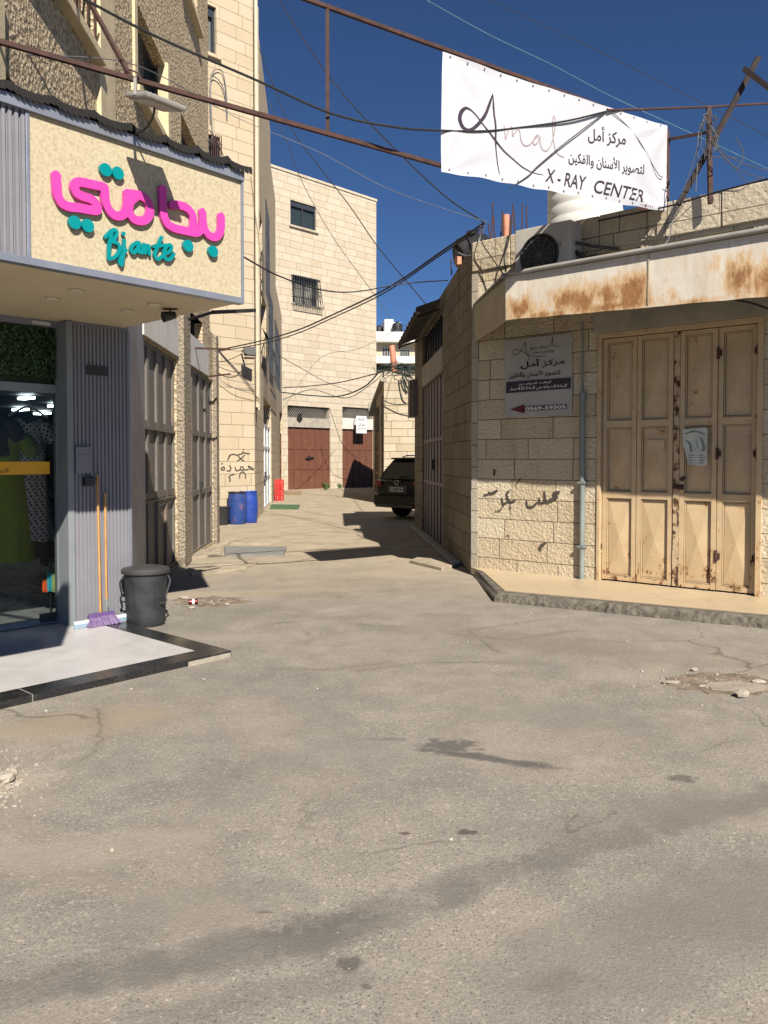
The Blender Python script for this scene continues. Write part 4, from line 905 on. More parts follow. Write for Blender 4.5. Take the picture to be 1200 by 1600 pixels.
# front windows
for (a, b, c, d), bars in ((w1, False), (w2, True)):
    fm = MB(); wd = .07
    fm.wbox(B2F, a, a+wd, c, d, -.16, -.08).wbox(B2F, b-wd, b, c, d, -.16, -.08).wbox(B2F, a+wd, b-wd, c, c+wd, -.16, -.08).wbox(B2F, a+wd, b-wd, d-.24, d, -.16, -.07)
    wn = build('window', fm, M['frame_dark'], b2)
    build('pane', MB().wq(B2F, a, b, c, d, -.15), plain('grey curtained glass', (.16, .16, .14), .15, 0, .05) if not bars else M['dark'], wn)
    build('sill', MB().wbox(B2F, a-.1, b+.1, c-.08, c, -.2, .09), M['stone_b2'], wn)
    if bars:
        bb = MB()
        for k in range(6): uu = a+(b-a)*(k+.5)/6; bb.beam(B2F.p(uu, c-.1, .10), B2F.p(uu, d, .10), .018)
        for z in (c+.15, c+.55): bb.beam(B2F.p(a, z, .10), B2F.p(b, z, .10), .018)
        bb.tube(smooth([B2F.p(a-.05, c+.8, .12), B2F.p(a+.3, c+.3, .16), B2F.p(b+.05, c-.2, .2), B2F.p(b+.1, c-.5, .1)], 5), .01, 5)
        build('window_bars', bb, M['rust'], wn)
# grilles, dark openings and green awnings on the alley side
for h in sideh[2:]:
    bb = MB()
    for k in range(9): uu = h[0]+(h[1]-h[0])*(k+.5)/9; bb.beam(B2S.p(uu, h[2], .22), B2S.p(uu, h[3], .22), .022)
    for k in range(4): z = h[2]+(h[3]-h[2])*k/3; bb.beam(B2S.p(h[0], z, .22), B2S.p(h[1], z, .22), .022)
    wn = build('window', MB().wq(B2S, h[0], h[1], h[2], h[3], -.28), M['dark'], b2); build('window_bars', bb, M['frame_dark'], wn)
build('window', MB().wq(B2S, *sideh[1], -.28), M['dark'], b2)
for (p0, y, r) in ((409, 537, .5), (419, 558, .5)):
    a = su(p0); b = su(p0+9); z = B2S.uz(p0+4, y)[1]; b = a+(b-a)*.7
    build('green_awning', MB().face([B2S.p(a, z+.25, .02), B2S.p(b, z+.25, .02), B2S.p(b, z, .20), B2S.p(a, z, .20)]).face([B2S.p(a, z, .20), B2S.p(b, z, .20), B2S.p(b, z-.22, .19), B2S.p(a, z-.22, .19)]), plain('dark green awning cloth', (.015, .06, .04), .8), b2)
h = sideh[0]
build('transom', MB().wq(B2S, h[0], h[1], 2.75, h[3], -.27), M['dark'], b2)
lf = steel_door(B2S, (h[0], h[1], .04, 2.75), 3, M['door_white'], b2, (.36, .72), -.06)
build('handle', MB().wbox(B2S, h[0]+1.2, h[0]+1.3, 1.0, 1.2, -.05, .02), M['black_plastic'], lf[0])
bd = steel_door(B2S, (su(437.2), su(441.3), .05, 2.9), 2, M['door_brown'], b2, (.36, .7), -.06)
build('panel', MB().wq(B2S, su(437.2), su(441.3), 2.9, 3.9, -.1), M['dark'], b2)
pm = MB()
zt_ = lambda px, py: B2S.uz(px, py)[1]
for k, (uu, zb) in enumerate(((.12, 2.95), (.42, 2.9))): pm = MB().tube([B2S.p(uu, H2-.3, .07), B2S.p(uu, zb, .07)], .05, 12); build('drainpipe', pm, plain('cream plastic pipe', (.60, .50, .36), .45), b2, smooth=True)
zc2 = zoomconv(320, 520, 5.333)
gst = [[(372, 1008), (335, 1004), (318, 992), (312, 1008), (290, 1012)], [(318, 970), (322, 974)], [(300, 1008), (270, 1020), (240, 1012), (215, 1018), (200, 1030)], [(215, 1018), (190, 1060)], [(330, 1020), (300, 1050), (275, 1065)], [(280, 1030), (305, 1055), (325, 1065)],
       [(405, 1135), (380, 1118), (362, 1112), (378, 1136), (405, 1140)], [(362, 1140), (330, 1142), (318, 1120), (302, 1118), (296, 1140), (320, 1146)], [(292, 1142), (262, 1150), (252, 1120)], [(205, 1108), (218, 1128), (208, 1150), (185, 1150)], [(160, 1118), (138, 1128), (140, 1142), (165, 1140), (160, 1118)], [(140, 1092), (148, 1090)],
       [(290, 1210), (294, 1175), (315, 1160), (335, 1175), (340, 1212)], [(246, 1178), (215, 1190), (200, 1204), (212, 1220), (206, 1240)]]
for q_ in (gst[:6], gst[6:11], gst[11:12], gst[12:]): build('graffiti', MB().flat(B2F, ink(pxstrokes(B2F, [withr(s_, .017) for s_ in q_], zc2, .004, 4), .012), .004), M['spray'], b2)
fl0 = P(390, 549, 19.6); fl = thing('flood_lamp', 'square flood lamp on the corner of the smooth beige stone building', 'lamp', tuple(fl0))
build('housing', MB().box(fl0, (.29, .09, .22), R(20), R(-25)), M['black_plastic'], fl, bevel=.01)
build('lens', MB().box(fl0+Vector((.012, -.05, -.022)), (.24, .012, .17), R(20), R(-25)), plain('grey lens', (.11, .105, .095), .2), fl)
build('bracket', MB().box(fl0+Vector((-.02, .05, -.16)), (.24, .12, .035), R(20)).beam(fl0, fl0+Vector((-.25, .35, .06)), .04), M['black_plastic'], fl)
# drums, bucket, bag, crates, mats
def drum(c, mat, label, lid):
    t = thing('plastic_barrel', label, 'barrel', (c[0], c[1], 0), 'blue barrels by the stone wall'); r = .225
    build('body', MB().lathe([(0, 0), (r*.86, 0), (r*.92, .02), (r*.985, .16), (r*1.03, .30), (r*1.03, .50), (r*.985, .66), (r*.93, .76), (r*.93, .775), (r*.80, .785), (0, .78)], (c[0], c[1], 0), 36), mat, t, smooth=True)
    build('rim', MB().lathe([(r*.94, .762), (r*.985, .768), (r*.985, .80), (r*.93, .805), (r*.90, .79)], (c[0], c[1], 0), 36), lid, t, smooth=True)
drum((-3.645, 19.5), M['blue_dirty'], 'nearer blue plastic barrel, dirtier and with black lid ring', M['black_plastic'])
drum((-3.43, 19.93), M['blue'], 'cleaner blue plastic barrel behind the dirty one', M['blue'])
bu = thing('bucket', 'black bucket half hidden left of the blue barrels', 'bucket', (-3.97, 19.25, 0))
build('body', MB().lathe([(0, 0), (.15, 0), (.17, .2), (.19, .43), (.18, .43), (.16, .1), (0, .03)], (-3.97, 19.25, 0), 24), M['black_plastic'], bu, smooth=True)
build('rim', MB().lathe([(.188, .42), (.205, .425), (.205, .45), (.185, .45)], (-3.97, 19.25, 0), 24), M['black_plastic'], bu, smooth=True)
tag(rock(G(349, 812), (.1, .07, .09), M['white_blue'], 'plastic_bag'), 'crumpled white plastic bag at the foot of the bucket', 'bag')
for k, lab in enumerate(('lowest red plastic crate of the stack by the alley wall', 'second red crate from the bottom of the stack', 'third red crate from the bottom of the stack', 'topmost red crate of the stack by the alley wall')):
    c = Vector((-4.07, 30.6, .10+.205*k)); m = MB(); sx, sy = .30, .38
    m.box(c+Vector((0, 0, -.085)), (sx-.02, sy-.02, .02))
    for z, hh in ((-.07, .03), (.0, .025), (.08, .045)):
        for s_ in (-1, 1): m.box(c+Vector((s_*(sx/2-.01), 0, z)), (.016, sy-.034, hh)); m.box(c+Vector((0, s_*(sy/2-.01), z)), (sx, .016, hh))
    for s_ in (-1, 1):
        for q in (-1, 1): m.box(c+Vector((s_*(sx/2-.012), q*(sy/2-.012), 0)), (.028, .028, .196))
        m.box(c+Vector((0, s_*(sy/2-.012), 0)), (.05, .014, .18))
    tag(build('crate', m, M['red']), lab, 'crate', 'stacked red crates')
def mat_(q, m, lab):
    tag(build('doormat', MB().prism([tuple(G(*k)[:2]) for k in q], .002, .03), m, bevel=.008), lab, 'doormat')
mat_([(421, 796), (466, 796), (469, 790), (424, 789)], M['mat_green'], 'green doormat in front of the white steel door')
mat_([(446, 773), (470, 774), (472, 768), (444, 768)], M['mat_tan'], 'tan doormat near the brown double door')

# ================================================================== CENTRAL BUILDING
b3 = thing('pale_stone_building', 'four storey pale stone building closing the alley', 'building', (-3, 46, 0))
c0, c1, HC = CEN.u(428), CEN.u(588), 16.4
cq = lambda x0, x1, y0, y1: (CEN.u(x0), CEN.u(x1), (CEN.uz(x0, y1)[1]+CEN.uz(x1, y1)[1])/2, (CEN.uz(x0, y0)[1]+CEN.uz(x1, y0)[1])/2)
wA = cq(455, 495, 318, 357); wB = cq(458, 498, 433, 476); dA = cq(450, 516.5, 668, 764); dA = (dA[0], dA[1], .02, dA[3]); dB = cq(535, 586, 668, 764); dB = (dB[0], c1-.25, .02, dA[3])
tA = (dA[0]-.03, dA[1]-.05, CEN.uz(480, 653)[1], CEN.uz(480, 635)[1]); tB = (dB[0], dB[1], CEN.uz(560, 654)[1], CEN.uz(560, 637)[1])
cw = MB().shell(CEN, c0-6, c1, 0, HC, [wA, wB, dA, dB, tA, tB], .3)
cw.face([CEN.p(c1, 0, 0), CEN.p(c1, 0, -14), CEN.p(c1, HC, -14), CEN.p(c1, HC, 0)]); cw.face([CEN.p(c0-6, HC, 0), CEN.p(c1, HC, 0), CEN.p(c1, HC, -14), CEN.p(c0-6, HC, -14)]); cw.face([CEN.p(c0-6, 0, -14), CEN.p(c1, 0, -14), CEN.p(c1, HC, -14), CEN.p(c0-6, HC, -14)])
build('wall', cw, M['stone_c'], b3)
build('parapet_cap', MB().wbox(CEN, c0-6, c1+.04, HC, HC+.12, -.3, .05), M['stone_c'], b3)
a, b, c, d = wA; fm = MB(); wd = .09
fm.wbox(CEN, a, a+wd, c, d, -.2, -.08).wbox(CEN, b-wd, b, c, d, -.2, -.08).wbox(CEN, a+wd, b-wd, c, c+wd, -.2, -.08).wbox(CEN, a+wd, b-wd, d-.28, d, -.2, -.06).wbox(CEN, (a+b)/2-.05, (a+b)/2+.05, c+wd, d-.28, -.2, -.09)
wn = build('window', fm, M['frame_dark'], b3); build('pane', MB().wq(CEN, a, b, c, d, -.17), M['window_glass'], wn); build('sill', MB().wbox(CEN, a-.1, b+.1, c-.1, c, -.2, .1), M['stone_c'], wn)
a, b, c, d = wB
wn = build('window', MB().wbox(CEN, a, a+.06, c, d, -.25, -.15).wbox(CEN, b-.06, b, c, d, -.25, -.15).wbox(CEN, (a+b)/2-.04, (a+b)/2+.04, c, d, -.25, -.15), M['frame_dark'], b3)
build('pane', MB().wq(CEN, a, b, c, d, -.22), M['dark'], wn)
build('curtain', MB().wq(CEN, a+.3, b-.3, c+.05, d-.35, -.21), plain('grey curtain', (.16, .15, .13), .9, 0, .3, 3), wn)
bb = MB()
for k in range(13):
    uu = a-.08+(b-a+.16)*k/12; bb.tube([CEN.p(uu, d, .03), CEN.p(uu, d-.5, .10), CEN.p(uu, c+.3, .22), CEN.p(uu, c-.12, .34), CEN.p(uu, c-.22, .2), CEN.p(uu, c-.05, .02)], .018, 5)
for z, o in ((d-.06, .04), ((c+d)/2, .16), (c-.1, .34)): bb.beam(CEN.p(a-.1, z, o), CEN.p(b+.1, z, o), .03)
build('window_bars', bb, M['frame_dark'], wn)
for (tq, dq, nl, plc) in ((tA, dA, 6, 'concrete'), (tB, dB, 5, 'white_plaster')):
    gm = MB(); nx_ = 20
    for k in range(nx_):
        for s_ in (-1, 1):
            u0 = tq[0]+(tq[1]-tq[0])*k/nx_; u1 = u0+(tq[3]-tq[2])*s_*.9
            u1c = min(max(u1, tq[0]), tq[1]); f = (u1c-u0)/(u1-u0); gm.beam(CEN.p(u0, tq[2], -.1), CEN.p(u1c, tq[2]+(tq[3]-tq[2])*f, -.1), .012)
    tr_ = build('transom', MB().wq(CEN, tq[0], tq[1], tq[2], tq[3], -.28), plain('dim transom', (.05, .042, .034), .8, 0, .7, 1.2), b3); build('grille', gm, M['lamp_grey'], tr_)
    build('lintel_panel', MB().wbox(CEN, dq[0], dq[1], dq[3], tq[2], -.2, .012), M[plc], b3)
    lf = steel_door(CEN, dq, nl, M['door_brown'], b3, (.335, .66), -.08, .05)
    if nl == 6: build('door_bolt', MB().beam(CEN.p((dq[0]+dq[1])/2-.25, 1.66, -.03), CEN.p((dq[0]+dq[1])/2+.30, 1.72, -.03), .06).beam(CEN.p((dq[0]+dq[1])/2-.05, 1.6, -.02), CEN.p((dq[0]+dq[1])/2-.02, 1.78, -.02), .1), M['black_plastic'], lf[2])
build('wall_mark', MB().flat(CEN, ink(pxstrokes(CEN, [withr([(466, 650), (470, 648), (466, 653), (471, 654), (468, 658), (465, 655)], .07)], lambda x, y: (x, y), .03, 4), .03), .03), M['ink_black'], b3)
hs = thing('hanging_sign', 'small white sign with black Arabic lines hanging before the right brown door', 'sign', tuple(CEN.p(CEN.u(565), 3.4, .5)))
HS = Wall(tuple(CEN.p(0, 0, .55))[:2], CEN.d); q = HS.uz
a0, a1 = HS.u(557), HS.u(573); z0, z1 = q(565, 677)[1], q(565, 650)[1]
build('board', MB().wbox(HS, a0, a1, z0, z1, -.03, 0), M['banner'], hs)
for w_, q4, b_ in ((MARKAZ_AMAL, [(559, 661), (571, 660.5), (571, 666), (559, 667)], .02), ('Amal', [(560, 653), (569, 652.5), (569, 657), (560, 657.5)], 0), (TASWIR, [(558.5, 668), (571.5, 667.5), (571.5, 671), (558.5, 671.5)], .01)):
    build('lettering', MB().flat(HS, text_quad(HS, w_, q4, .006, b_), .006), M['ink_black'], hs)
for a_, x_ in ((a1, 572), (a0, 556)): build('bracket', MB().beam(HS.p(a_, z1, -.02), CEN.p(CEN.u(x_), z1+.1, 0), .03), M['rust'], hs)
for (x, y, n, s_, lab) in [(509, 766, 60, .40, 'bushy weed at the right foot of the brown double door'), (531, 764, 34, .28, 'small weed between the two brown doors')]:
    c = G(x, y); m = MB()
    for k in range(n):
        a = random.uniform(0, 6.28); r = random.uniform(.1, 1)*s_; h = random.uniform(.3, 1)*s_*1.3; b0 = c+Vector((random.uniform(-.1, .1), random.uniform(-.06, .06), 0)); tip = b0+Vector((math.cos(a)*r, math.sin(a)*r*.4, h)); md = (b0+tip)/2+Vector((0, 0, .08)); sd_ = Vector((-math.sin(a), math.cos(a), .3))*.022
        m.face([b0, md+sd_, tip, md-sd_])
    tag(build('weed', m, M['weed'], loc=tuple(c)), lab, 'weed')

# ================================================================== RIGHT: LOW BUILDINGS OF THE ALLEY
b4 = thing('low_stone_building', 'low pale stone building behind the dark car', 'building', (2, 32, 0)); HR2 = 4.72
ra = R2A.u
ho = [(-2.6, -.5, .05, 4.0), (-10.5, -4.2, .05, 3.9)]
ww = MB().shell(R2F, 0, 9, 0, HR2, [], .2).shell(R2A, -13, 0, 0, HR2, ho, .2)
ww.face([R2F.p(0, HR2, 0), R2F.p(9, HR2, 0), R2F.p(9, HR2, -14), R2A.p(-13, HR2, 0)]); ww.face([R2A.p(-13, 0, 0), R2A.p(-13, HR2, 0), R2F.p(9, HR2, -14), R2F.p(9, 0, -14)])
build('wall', ww, M['stone_r2'], b4)
for h in ho: steel_door(R2A, (h[0], h[1], .05, 2.8), 3, M['door_brown'], b4, (.34, .67), -.06); build('transom', MB().wq(R2A, h[0], h[1], 2.8, h[3], -.15), M['dark'], b4)
build('ledge', MB().wbox(R2A, -13, .02, HR2-.35, HR2-.22, -.1, .12), M['concrete'], b4)
build('lamp_box', MB().wbox(R2A, -8.6, -8.0, 3.6, 4.2, .02, .35), M['concrete'], b4)
op = P(616, 580, 28.6); oq = P(612, 540, 28.6)
tag(build('orange_pipe', MB().tube([op, P(614, 556, 28.6), oq], .11, 12).tube([P(615.5, 566, 28.6), P(615, 563, 28.6)], .135, 12), M['orange_pipe'], smooth=True), 'thick orange plastic pipe standing on the low building behind the car', 'pipe')
cg = MB()
for k in range(16):
    x = random.uniform(600, 648); y = random.uniform(570, 580); a = P(x, y, 27.9); cg.tube(smooth([a, a+Vector((random.uniform(-.5, .5), 0, random.uniform(-.08, .14))), a+Vector((random.uniform(-.6, .6), -.05, random.uniform(-.3, .2))), a+Vector((random.uniform(-.7, .7), -.05, random.uniform(-.3, .1)))], 4), .011, 4)
for (x0, y0, pts) in [(628, 580, [(630, 595), (634, 610), (640, 615)]), (632, 578, [(634, 590), (641, 600)]), (637, 576, [(640, 585), (644, 592)])]:
    cg.tube(smooth([P(x0, y0, 27.7)]+[P(a, b, 27.7) for a, b in pts], 4), .03, 5)
tag(build('cable_tangle', cg, M['cable_green'], loc=tuple(P(622, 576, 27.9))), kind='stuff')
# far white house above
fb = thing('far_house', 'distant white concrete house with balconies seen over the low roofs', 'house', (2, 95, 0))
FW = Wall((-2.0, 92.0), (1, .10)); fq = lambda x, y: FW.uz(x, y)
xa, xb = -6, 9.5
tops = fq(610, 521)[1]
h1 = (FW.u(597.5), FW.u(611), fq(604, 557)[1], fq(604, 543)[1]); h2 = (FW.u(625), FW.u(640), fq(632, 561)[1], fq(632, 546)[1])
build('wall', MB().shell(FW, xa, xb, 0, tops, [h1, h2], .5).face([FW.p(xa, tops, 0), FW.p(xb, tops, 0), FW.p(xb, tops, -10), FW.p(xa, tops, -10)]).face([FW.p(xb, 0, 0), FW.p(xb, 0, -10), FW.p(xb, tops, -10), FW.p(xb, tops, 0)]), M['far_tan'], fb)
build('parapet', MB().wbox(FW, xa, xb+.2, fq(610, 536)[1], tops+.02, .0, 1.2), M['far_wall'], fb); build('balcony', MB().wbox(FW, xa, xb, fq(610, 569)[1], fq(610, 558.5)[1], .01, 1.2), M['far_wall'], fb)
build('recess', MB().wq(FW, xa, xb, fq(610, 578)[1], fq(610, 569.5)[1], .05), M['dark'], fb)
for h in (h1, h2):
    wn = build('window', MB().wq(FW, *h, -.45), M['window_glass'], fb); bb = MB()
    for k in range(6): uu = h[0]+(h[1]-h[0])*k/5; bb.beam(FW.p(uu, h[2], .05), FW.p(uu, h[3], .05), .05)
    bb.beam(FW.p(h[0], h[3], .05), FW.p(h[1], h[3], .05), .1); build('window_bars', bb, M['plate'], wn)
build('stair_tower', MB().wbox(FW, FW.u(603), FW.u(627), tops, fq(615, 501)[1], -5, -1).wbox(FW, FW.u(602), FW.u(616), tops, fq(610, 497)[1], -5.2, -.8).wbox(FW, FW.u(610), FW.u(614), fq(612, 514)[1], fq(612, 504)[1], -.78, -.7), M['far_wall'], fb)
for (x, lab) in ((596, 'black water tank left of the far stair tower'), (621, 'black water tank right of the far stair tower')):
    c = FW.p(FW.u(x), tops, -.2 if x > 600 else -3); t_ = thing('water_tank', lab, 'water tank', tuple(c)); k = .6
    build('body', MB().lathe([(0, 0), (k, 0), (k*1.03, .3), (k, .6), (k*1.03, .9), (k*.98, 1.1), (k*.4, 1.3), (0, 1.32)], c, 20), M['black_plastic'], t_, smooth=True)
    build('tank_lid', MB().lathe([(.2, 1.28), (.2, 1.4), (0, 1.42)], c, 14), M['black_plastic'], t_, smooth=True)

# ================================================================== RIGHT CORNER BUILDING
b5 = thing('corner_stone_building', 'single storey rough stone corner building with tan steel doors and rusty awning', 'building', (4, 12, 0)); H5 = 4.54
DR = (1.83, 3.72, PAV, 3.14, .12)
tr5 = [(1.35, 2.35, 3.86, 4.12), (2.5, 3.6, 3.86, 4.12), (3.75, 5.0, 3.86, 4.12)]
au = R1A.u
sd = (au(660), au(692), .05, 3.15); so_ = (au(660), au(691), 3.62, 4.28)
UA = au(648)
build('alley_wall', MB().shell(R1A, UA, 0, 0, H5, [sd, so_], .14), M['stone_sooty_shade'], b5)
wl = MB().shell(R1F, 0, 8.2, 0, H5, [DR, *tr5], .14)
wl.face([R1F.p(0, H5, 0), R1F.p(8.2, H5, 0), R1F.p(8.2, H5, -.3), R1F.p(.25, H5, -.3)]); wl.face([R1A.p(UA, H5, 0), R1A.p(0, H5, 0), R1A.p(-.3, H5, -.3), R1A.p(UA, H5, -.3)])
wl.face([R1A.p(UA, 0, 0), R1A.p(UA, H5, 0), R1A.p(UA, H5, -8), R1A.p(UA, 0, -8)])
wl.face([R1F.p(8.2, 0, 0), R1F.p(8.2, 0, -9), R1F.p(8.2, H5, -9), R1F.p(8.2, H5, 0)])
build('wall', wl, M['stone_r'], b5)
zr = H5-.18
build('roof', MB().face([R1F.p(.02, zr, -.05), R1F.p(8.19, zr, -.05), R1F.p(8.19, zr, -9), R1A.p(UA+.01, zr, -8), R1A.p(UA+.01, zr, -.05)]), M['concrete'], b5)
for W_, q_, o2_ in ((R1F, (DR[0], DR[1], PAV, DR[3]), -.115), (R1A, sd, -.135), (R1A, so_, -.135)): build('backing', MB().wq(W_, *q_, o2_), M['dark'], b5)
# raised parapet blocks and corner stones
pb = MB()
def rough_blocks(mb, W, u0, u1, z0, z1, out, lens, seed):
    random.seed(seed); u = u0
    while u < u1-.02:
        e = min(u+random.uniform(*lens), u1)
        if u1-e < .12: e = u1
        mb.wbox(W, u, e-.006, z0, z1+random.uniform(-.012, .012), -.12, out+random.uniform(-.012, .012)); u = e
rough_blocks(pb, R1F, .0, 8.19, 4.16, 4.56, .035, (.5, .9), 3)
build('parapet', pb, M['stone_r2'], b5, bevel=.012, seg=1)
q = MB(); z = PAV
random.seed(5)
while z < 4.1: q.wbox(R1F, -.02, .22 if int(z/.268) % 2 else .13, z+.004, z+.262, -.1, .012); z += .268
random.seed(11)
build('corner_stone', MB().wbox(R1F, -.012, .09, PAV-.1, 4.15, -.1, .008), M['stone_grey'], b5)
for h in tr5:
    fm = MB().wbox(R1F, h[0], h[0]+.05, h[2], h[3], -.12, -.04).wbox(R1F, h[1]-.05, h[1], h[2], h[3], -.12, -.04).wbox(R1F, h[0]+.05, h[1]-.05, h[3]-.05, h[3], -.12, -.04).wbox(R1F, (h[0]+h[1])/2-.02, (h[0]+h[1])/2+.02, h[2], h[3]-.05, -.12, -.05)
    wn = build('window', fm, M['yellow_render'], b5); build('pane', MB().wq(R1F, *h, -.125), M['dark'], wn)
# lintel and tan folding door
build('lintel', MB().wbox(R1F, DR[0]-.06, DR[1]+.06, DR[3]+.004, 3.42, -.1, .03), M['concrete'], b5, bevel=.006)
jm = MB().wbox(R1F, DR[0], DR[0]+.045, PAV, DR[3]-.06, -.11, .02).wbox(R1F, DR[1]-.06, DR[1], PAV, DR[3]-.06, -.11, .02).wbox(R1F, DR[0], DR[1], DR[3]-.06, DR[3], -.11, .022)
build('door_frame', jm, M['door_tan'], b5, bevel=.004)
o_ = -.045
bounds = [DR[0]+.05, R1F.u(995, o_), R1F.u(1052, o_), R1F.u(1121, o_), DR[1]-.065]
def pyramid(mb, W, u0, u1, z0, z1, o, h):
    """shallow diamond pressing of a door panel"""
    c = W.p((u0+u1)/2, (z0+z1)/2, o+h); k = [W.p(u0, z0, o), W.p(u1, z0, o), W.p(u1, z1, o), W.p(u0, z1, o)]
    for i in range(4): mb.face([k[i], k[(i+1) % 4], c])
for i in range(4):
    u0, u1 = bounds[i]+.004, bounds[i+1]-.004
    if i == 2: u0 += .075
    m = MB(); f = .052; rails = [PAV+.02, 1.17, 2.03, DR[3]-.07]; oo = o_+random.uniform(-.008, .008)
    m.wbox(R1F, u0, u0+f, rails[0], rails[3], oo-.03, oo+.012).wbox(R1F, u1-f, u1, rails[0], rails[3], oo-.03, oo+.012)
    for k, z in enumerate(rails):
        z0, z1 = (z, z+f) if k == 0 else ((z-f, z) if k == 3 else (z-.04, z+.04))
        m.wbox(R1F, u0+f, u1-f, z0, z1, oo-.03, oo+.010)
    for z0, z1 in ((rails[0]+f, rails[1]-.04), (rails[1]+.04, rails[2]-.04), (rails[2]+.04, rails[3]-f)):
        # welded bead round each panel, then the pressed sheet
        for a, b, c, d in ((u0+f, u0+f+.014, z0, z1), (u1-f-.014, u1-f, z0, z1), (u0+f+.014, u1-f-.014, z0, z0+.014), (u0+f+.014, u1-f-.014, z1-.014, z1)): m.wbox(R1F, a, b, c, d, oo-.03, oo-.002)
        ph = (z1-z0-.03); pyramid(m, R1F, u0+f+.014, u1-f-.014, z0+.014, z1-.014, oo-.022, .021)
    lf = build('door_leaf', m, M['door_tan'], b5, bevel=.002, seg=1)
    sm_ = MB()
    for z0, z1 in ((rails[0]+f, rails[1]-.04), (rails[1]+.04, rails[2]-.04), (rails[2]+.04, rails[3]-f)):
        for e, wd_, o2 in ((.0, .005, .0), (.0145, .005, -.018)):
            a_, b_, c_, d_ = u0+f+e, u1-f-e, z0+e, z1-e
            for q4 in ((a_, a_+wd_, c_, d_), (b_-wd_, b_, c_, d_), (a_+wd_, b_-wd_, c_, c_+wd_), (a_+wd_, b_-wd_, d_-wd_, d_)): sm_.wq(R1F, *q4, oo+o2+.0005)
    build('grimy_seam', sm_, M['grime'], lf)
    if i in (2, 3):
        for z in (.45, 1.6, 2.72): build('hinge', MB().tube([R1F.p(u1+.006, z, o_+.022), R1F.p(u1+.006, z+.13, o_+.022)], .016, 10).wbox(R1F, u1-.035, u1+.045, z+.03, z+.10, o_-.01, o_+.018), M['rust'], lf)
    if i == 0: build('hinge', MB().tube([R1F.p(u0-.01, .45, o_+.02), R1F.p(u0-.01, .58, o_+.02)], .014, 10), M['door_tan_worn'], lf)
    if i == 1: build('torn_label', MB().wbox(R1F, u0+.12, u1-.10, 1.70, 1.83, oo-.003, oo+.001), M['door_tan'], lf)
    if i == 2:
        st_ = MB(); zz = rails[0]
        while zz < rails[3]-.02:
            e = min(zz+random.uniform(.08, .2), rails[3]); st_.wbox(R1F, u0-.07+random.uniform(-.004, .004), u0-.004, zz, e, oo-.03, oo+.016+random.uniform(0, .004)); zz = e
        build('edge_strip', st_, M['door_tan_worn'], lf)
        lk = MB().tube([R1F.p(u0-.02, 1.28, o_+.02), R1F.p(u0+.05, 1.28, o_+.02)], .03, 12).tube([R1F.p(u0+.02, 1.36, o_+.02), R1F.p(u0+.06, 1.40, o_+.02)], .022, 10)
        build('lock', lk, M['rust'], lf)
# flyer on the door
fy = thing('flyer', 'torn pale flyer with green prints glued on the tan steel door', 'flyer', tuple(R1F.p(R1F.u(1084), 1.9, 0)))
OF = .016; pq_ = lambda x, y: R1F.uz(x, y, OF)
a, z1 = pq_(1066, 670); b, z0 = pq_(1105, 727)
def sheet(W, pts, out): return MB().face([W.p(u, z, out) for u, z in pts], pts)
build('sheet', sheet(R1F, [(a, z1), (a+.04, z1-.006), (b-.02, z1+.01), (b, z1-.02), (b-.004, (z0+z1)/2), (b, z0), (b-.06, z0-.012), (a+.07, z0+.01), (a+.05, z0+.10), (a+.01, (z0+z1)/2+.03)], OF), M['paper'], fy)
fs = [[(1070, 678, .006), (1085, 674, .01), (1101, 678, .006)], [(1072, 688, .004), (1078, 694, .014), (1080, 706, .008)], [(1095, 684, .008), (1098, 692, .014), (1100, 702, .012), (1096, 704, .01)], [(1088, 690, .004), (1090, 700, .006)]]
build('print', MB().flat(R1F, ink(pxstrokes(R1F, fs, lambda x, y: (x, y), OF+.004, 4), .006), OF+.004), M['poster_green'], fy)
ln = MB()
for y in (711, 715, 719, 723):
    for x in (1076, 1092): u0, z = pq_(x, y); u1, _ = pq_(x+random.uniform(6, 11), y); ln.wq(R1F, u0, u1, z-.006, z+.002, OF+.004)
build('text_lines', ln, M['cable_grey'], fy)
# drainpipe and conduit
dpz = R1F.u(909, .07)
build('drainpipe', MB().tube([R1F.p(dpz, PAV, .05), R1F.p(dpz, 1.3, .05), R1F.p(dpz-.005, 1.6, .05), R1F.p(dpz-.005, 2.42, .05)], .034, 14).tube([R1F.p(dpz-.005, 2.34, .05), R1F.p(dpz-.005, 2.44, .05)], .042, 14), M['galv'], b5, smooth=True)
build('conduit', MB().tube([R1F.p(dpz-.02, 2.42, .02), R1F.p(dpz-.03, 3.3, .02)], .012, 8), M['galv'], b5, smooth=True)
build('pipe_clip', MB().wbox(R1F, dpz-.05, dpz+.045, 1.30, 1.33, 0, .09).wbox(R1F, dpz-.05, dpz+.045, .5, .53, 0, .09), M['galv'], b5)
zg = zoomconv(620, 380, 2.9625)
gr_ = [[(752, 1152, .014), (728, 1160, .024), (740, 1176, .020), (712, 1190, .024), (690, 1196, .016), (683, 1150, .010)], [(690, 1196, .012), (662, 1202, .012), (660, 1178, .010)], [(650, 1200, .012), (628, 1220, .014), (606, 1218, .012), (600, 1194, .010)],
       [(546, 1192, .014), (522, 1196, .014), (508, 1160, .012), (520, 1148, .012)], [(515, 1196, .012), (492, 1206, .012), (486, 1180, .010)], [(495, 1210, .010), (478, 1236, .008), (455, 1240, .006)], [(462, 1146, .018), (440, 1158, .016), (425, 1154, .012)], [(570, 1092, .010), (552, 1116, .008)], [(452, 1052, .016), (450, 1072, .016)], [(524, 1222, .012), (528, 1226, .012)], [(400, 1168, .008), (425, 1160, .010)],
       [(688, 1388, .012), (670, 1400, .022), (660, 1412, .014), (668, 1422, .010)], [(510, 1350, .008), (524, 1358, .006)]]
